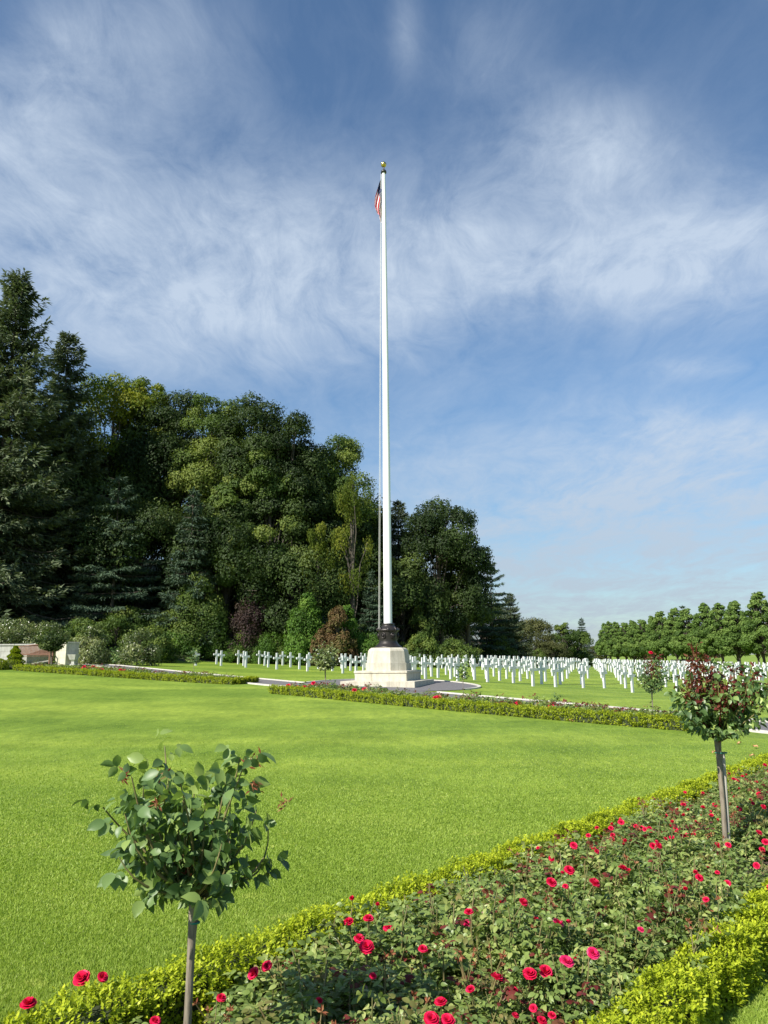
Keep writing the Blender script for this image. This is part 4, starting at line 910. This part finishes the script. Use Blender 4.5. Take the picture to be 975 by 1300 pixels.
o = standard(bs, gr, tips, 'near standard rose with glossy green crown, standing alone at lower left', 0.056, 5.6, 41, tr=.0145, pairs=2, stake=False)
for x, y in ((160,985),(198,1020),(205,985),(322,1000),(318,968),(326,965),(360,1020),(240,1108)):
    rdm = MB(); p = aty(x, y, Y1-.12+g.uniform(-.08, .08))-bs; m = 12; leaves(rdm, np.repeat(p[None], m, 0)+g.normal(size=(m, 3))*.012, rdir(m, g)+[0, 0, .3], rdir(m, g), .03, .008, g.random(m))
    rdm.obj('spent_bud', L['spent'], o)
Y2 = 6.3; gr = aty(912, 940, Y2); bs = aty(921, 1088, Y2); bs[2] = zz(bs[0], bs[1])
t2 = [(862,880),(868,905),(885,930),(905,935),(935,935),(958,925),(972,900),(975,880),(950,860),(855,892),(895,900),(925,905),(940,880)]
r2 = [(864,872),(902,834),(912,872),(932,850),(950,868),(884,876),(898,884),(878,826),(886,858),(898,868),(908,850),(920,858),(890,836),(945,862),(968,870),(872,872),(884,820),(880,838),(875,850),(893,848),(905,858),(868,862),(915,868),(925,862),(955,845),(958,858),(978,862),(938,872),(905,880),(885,870)]
standard(bs, gr, [aty(x, y-8, Y2+g.uniform(-.3, .3)) for x, y in t2]+fill(915, 880, 56, 46, Y2, 20, g), 'tall standard rose with dark red young shoots near the right edge', .054, 7.5, 42, redtips=[aty(x, y, Y2+g.uniform(-.2, .2)) for x, y in r2], tr=.02, mats=L['rosetree'])
def smallstd(px_, top, bot, rx, basepy, label, n, leafs, per, seed, red=0, Yd=None, bl=(), tr=.012, stake=False, mats=None, pairs=2, bx=None):
    B_ = gp(bx or px_, basepy); Yd = B_[1]; gr = aty(px_, bot, Yd); tp = fill(px_, (top+bot)/2, rx, (bot-top)/2, Yd, n, g, 1.0)
    rt = [aty(px_+g.uniform(-.6, .6)*rx, top+g.uniform(-1, 6)*(1 if red else 0), Yd) for _ in range(red)]
    standard(B_, gr+np.array([0, 0, .02]), tp, label, leafs, per, seed, redtips=rt, tr=tr, stake=stake, mats=mats, tie=False, pairs=pairs, blooms=[aty(x, y, Yd-.2) for x, y in bl])
smallstd(828, 832, 880, 20, 909, 'standard rose with red-tipped crown before the crosses, left of the red-shooted one', 26, .07, 5, 43, red=14, bl=[(826,829)], tr=.014)
smallstd(413, 817, 851, 15, 876, 'dense round-headed standard rose just left of the flagpole plinth', 34, .095, 6, 44, tr=.022, mats=L['rhodo'])
smallstd(588, 836, 864, 7, 893, 'sparse thin standard rose right of the flagpole plinth', 8, .075, 4, 45, tr=.008)
smallstd(65, 797, 827, 18, 850.5, 'dark dense standard rose standing before the wooden bench', 40, .11, 6, 46, tr=.026, mats=L['oak'])
smallstd(147, 821, 842, 6, 854, 'tiny sparse standard rose right of the stone pier', 8, .08, 4, 47, tr=.012)
smallstd(246, 820, 843, 9, 861, 'thin open standard rose before the leftmost crosses', 12, .09, 4, 48, tr=.010)
smallstd(706, 880, 892, 4, 903, 'small leafy shoot rising from the bed right of the plinth', 4, .06, 4, 49, tr=.006)
smallstd(423, 862, 876, 5, 884, 'small dark upright rose shoot beside the round-headed standard', 10, .05, 6, 50, tr=.008)

# ------------------------------------------------------------------ bench, wall, pier, urn, topiary
WY = 44.0
bp = gp(44, 843.5); by = bp[1]
bx0, bx1 = aty(22, 830, by)[0], aty(64, 830, by)[0]; BW = bx1-bx0; bc = (bx0+bx1)/2; bz = zz(bc, by)+.016
be = root('garden_bench', (bc, by, bz), 'reddish wooden slatted garden bench with curved back against the low stone wall', 'bench', rz=math.radians(6))
mb = MB()
for k in range(6): box(mb, (0, -.22+k*.09, .43), (BW-.02, .07, .025), bev=.004)
mb.obj('seat', TEAK, be)
mb = MB(); n = 26
for k in range(n):
    x = -BW/2+.08+(BW-.16)*k/(n-1); h_ = .40+.10*math.cos(x/BW*PI)**2; box(mb, (x, .29, .50+h_/2), (.045, .02, h_), bev=.003)
tube(mb, [(x, .285, .94+.10*math.cos(x/BW*PI)**2) for x in np.linspace(-BW/2, BW/2, 16)], .035, 6); box(mb, (0, .285, .52), (BW-.02, .035, .06), bev=.004); mb.obj('backrest', TEAK, be)
for s in (-1, 1):
    for y0, h_ in ((-.24, .64), (.28, .98)):
        mb = MB(); box(mb, (s*(BW/2), y0, h_/2), (.065, .065, h_), bev=.006); mb.obj('leg', TEAK_LIT if s < 0 else TEAK, be)
    mb = MB(); box(mb, (s*(BW/2), .0, .655), (.075, .60, .03), bev=.006); mb.obj('armrest', TEAK_LIT if s < 0 else TEAK, be)
    mb = MB(); box(mb, (s*(BW/2), .02, .14), (.035, .45, .045), bev=.004); box(mb, (s*(BW/2), .02, .38), (.035, .45, .06), bev=.004); mb.obj('stretcher', TEAK_LIT if s < 0 else TEAK, be)
wy = by+.75
wx1 = aty(66, 830, wy)[0]; wz = zz(wx1-3, wy); wtop = aty(40, 817.5, wy)[2]; 
wl = root('stone_wall', (wx1, wy, wz), 'low pale grey stone wall behind the bench, cut by the left edge', 'wall')
mb = MB(); hh = wtop-wz-.08; nb = 9; 
for r_ in range(3):
    for k in range(14):
        bw = 1.1; x = -bw*(k+.5)-(.55 if r_ % 2 else 0)
        box(mb, (x, 0, hh/3*(r_+.5)-.0), (bw-.01, .42, hh/3-.008), bev=.006)
box(mb, (-8, 0, hh/2-.1), (15.6, .40, hh-.02+.2), mi=1); mb.obj('masonry', [WALLST, JO], wl)
mb = MB(); 
for k in range(8): box(mb, (-1.0-2*k, 0, hh+.04), (1.99, .52, .08), bev=.01)
mb.obj('coping', WALLST, wl)
pp = aty(80, 843.5, by+.1); px0 = aty(70, 830, pp[1])[0]; px1 = aty(95, 830, pp[1])[0]; pw = px1-px0; ptop = aty(80, 815, pp[1])[2]; pz = zz(pp[0], pp[1])
pi_ = root('stone_pier', ((px0+px1)/2, pp[1]+.3, pz), 'square pale stone pier ending the low wall beside the bench', 'pier', rz=math.radians(-30))
s_ = pw/1.3
mb = MB(); hh = ptop-pz
for r_ in range(3): box(mb, (0, 0, (hh-.1)/3*(r_+.5)), (s_, s_, (hh-.1)/3-.006), bev=.006)
box(mb, (0, 0, hh/2-.1), (s_-.02, s_-.02, hh-.05), mi=1); mb.obj('shaft', [STONE, JO], pi_)
mb = MB(); box(mb, (0, 0, hh-.05), (s_+.05, s_+.05, .10), bev=.012); mb.obj('cap', STONE, pi_)
up_ = gp(93, 845); ur = root('stone_urn', tuple(up_), 'small white stone bowl on a short pedestal right of the pier', 'urn')
mb = MB(); lathe(mb, [(.19, 0), (.2, .06), (.13, .09), (.11, .2), (.15, .26)], 4, rot=.6, sm=False); mb.obj('pedestal', WALLST, ur)
mb = MB(); lathe(mb, [(.15, .26), (.22, .32), (.26, .42), (.34, .60), (.29, .60), (.22, .40), (0.001, .34)], 4, rot=.6, sm=False); mb.obj('bowl', WALLST, ur)
tp_ = gp(18, 849); to = root('topiary_cone', tuple(tp_), 'small cone-shaped clipped evergreen at the left edge before the wall', 'topiary')
mb = MB(); g = np.random.default_rng(9); n = 5200; t = g.random(n)**.7; a = g.uniform(0, 2*PI, n); Hh = aty(18, 820.5, tp_[1])[2]-tp_[2]; r_ = .56*(1-t*.93)**.8*(.9+.16*np.sin(t*26))*g.uniform(.85, 1.04, n)
Pn = np.column_stack([r_*np.cos(a), r_*np.sin(a), t*Hh*(1)]); Nn = np.column_stack([np.cos(a), np.sin(a), np.full(n, .5)])
tt = 1-t; leaves(mb, Pn, Nn+rdir(n, g)*.5+[0, 0, .4], nrm(Nn+rdir(n, g)*.5), .06, .035, np.clip(g.normal(size=n)*.2+.4, 0, 1)); mb.obj('foliage', L['boxfar'], to)
mb = MB(); lathe(mb, [(.4, 0), (.3, Hh*.35), (.12, Hh*.75), (.01, Hh*.9)], 12); mb.obj('twigs', TWIG, to)
tp_ = gp(-4, 850); o2 = root('topiary_mound', tuple(tp_), 'low rounded clipped evergreen cut by the left edge', 'topiary')
mb = MB(); d = rdir(3000, g); d[:, 2] = abs(d[:, 2]); leaves(mb, d*np.array([.5, .5, .5]), d+rdir(3000, g)*.6, d, .055, .035, np.clip(g.normal(size=3000)*.2+.4, 0, 1)); mb.obj('foliage', L['boxfar'], o2)
mb = MB(); lathe(mb, [(.42, 0), (.36, .25), (.01, .42)], 12); mb.obj('twigs', TWIG, o2)

# ------------------------------------------------------------------ grass blades on the near lawn, a dry leaf
def blades(name, n, f, hgt, label):
    p = f(n); n = len(p); z = Z(p[:, 0], p[:, 1]); P = np.column_stack([p, z]); D = np.array([0, 0, 1.])+rng.normal(size=(n, 3))*.6; dist = np.linalg.norm(p, axis=1)
    sc = np.clip(dist/3.5, 1, 2.6)
    D = nrm(D); Sd = nrm(np.cross(D, rdir(n))); h_ = (hgt*rng.uniform(.6, 1.3, n)*np.interp(dist, [5, 22], [1, .55]))[:, None]; w_ = (.0021*sc)[:, None]
    V = np.stack([P-Sd*w_, P+Sd*w_, P+D*h_], 1).reshape(-1, 3); mb = MB()
    patch = .06*np.sin(p[:, 0]*1.7+2*np.sin(p[:, 1]*.9))+.05*np.sin(p[:, 1]*4.1+p[:, 0]*1.3)
    mb.add(V, np.arange(3*n).reshape(n, 3), np.clip(rng.normal(size=n)*.15+.42+patch+.25*(np.sin(p[:, 0]*5.3+3*np.sin(p[:, 1]*3.1))*np.sin(p[:, 1]*6.7+2*np.sin(p[:, 0]*2.3)) > .93), 0, 1)); tag(mb.obj(name, L['grass']), label, 'grass', kind='stuff')
def fmain(n):
    Y = 1/rng.uniform(1/26., 1/3.3, n*1); X = rng.uniform(-.78, .66, n)*Y; p = np.column_stack([X, Y]); q = p@NQ; q2 = (p-mA)@mn; return p[(q > 3.36) & (q2 < -.25) & (rng.random(n) > smooth((Y-6)/17))]
def fcorner(n):
    s = rng.uniform(-.6, 8, n); q = 1.36-1.7*rng.random(n)**1.3; return np.array([E_]).T.T*s[:, None]+NQ*q[:, None]
blades('lawn_grass', 1150000, fmain, .022, 'short green grass of the big lawn before the hedge')
blades('corner_grass', 260000, fcorner, .022, 'short green grass in the bottom right corner')
P0 = gp(917, 1277); P0 = np.array([P0[0], P0[1], 0.03]); mb = MB(); g = np.random.default_rng(3)
uu, vv = np.meshgrid(np.linspace(-1, 1, 9), np.linspace(0, 1, 9)); wd = .035*np.sin(PI*np.clip(vv*.95+.03, 0, 1))**.6*(1+.25*np.cos(vv*14)); Vv = np.stack([uu*wd, vv*.1, .02*uu**2+.02*np.sin(vv*6)], -1).reshape(-1, 3)
i = np.arange(8)[:, None]*9; j = np.arange(8)[None]; mb.add(Vv, np.stack([i+j, i+j+1, i+10+j, i+9+j], -1).reshape(-1, 4), sm=True)
dl = mb.obj('fallen_leaf', plainmat('dry brown leaf', (.28,.13,.05), (.48,.28,.13), 30, .8), None, tuple(P0)); dl.rotation_euler = (.5, .2, .4)
tag(dl, 'dry curled brown leaf lying beside the bottom right hedge', 'leaf')

for k, (px, py) in enumerate([(941,945),(962,951),(884,868),(820,899),(727,917),(958,962),(905,958)]):
    q = gp(px, py); c_ = dup(dl, None, (q[0], q[1], q[2]+.02), (rng.uniform(0, 1), rng.uniform(-.5, .5), rng.uniform(0, 6)), (.8, .8, .8))
    c_['label'] = 'small dry leaf lying out on the mown grass'; c_['group'] = 'dry leaves scattered on the grass'

# ------------------------------------------------------------------ output settings
S.view_settings.view_transform = 'Standard'; S.view_settings.look = 'None'; S.view_settings.gamma = 1; S.view_settings.exposure = .9
S.view_settings.use_curve_mapping = False
S.cycles.max_bounces = 6; S.cycles.transparent_max_bounces = 4; S.cycles.use_denoising = True
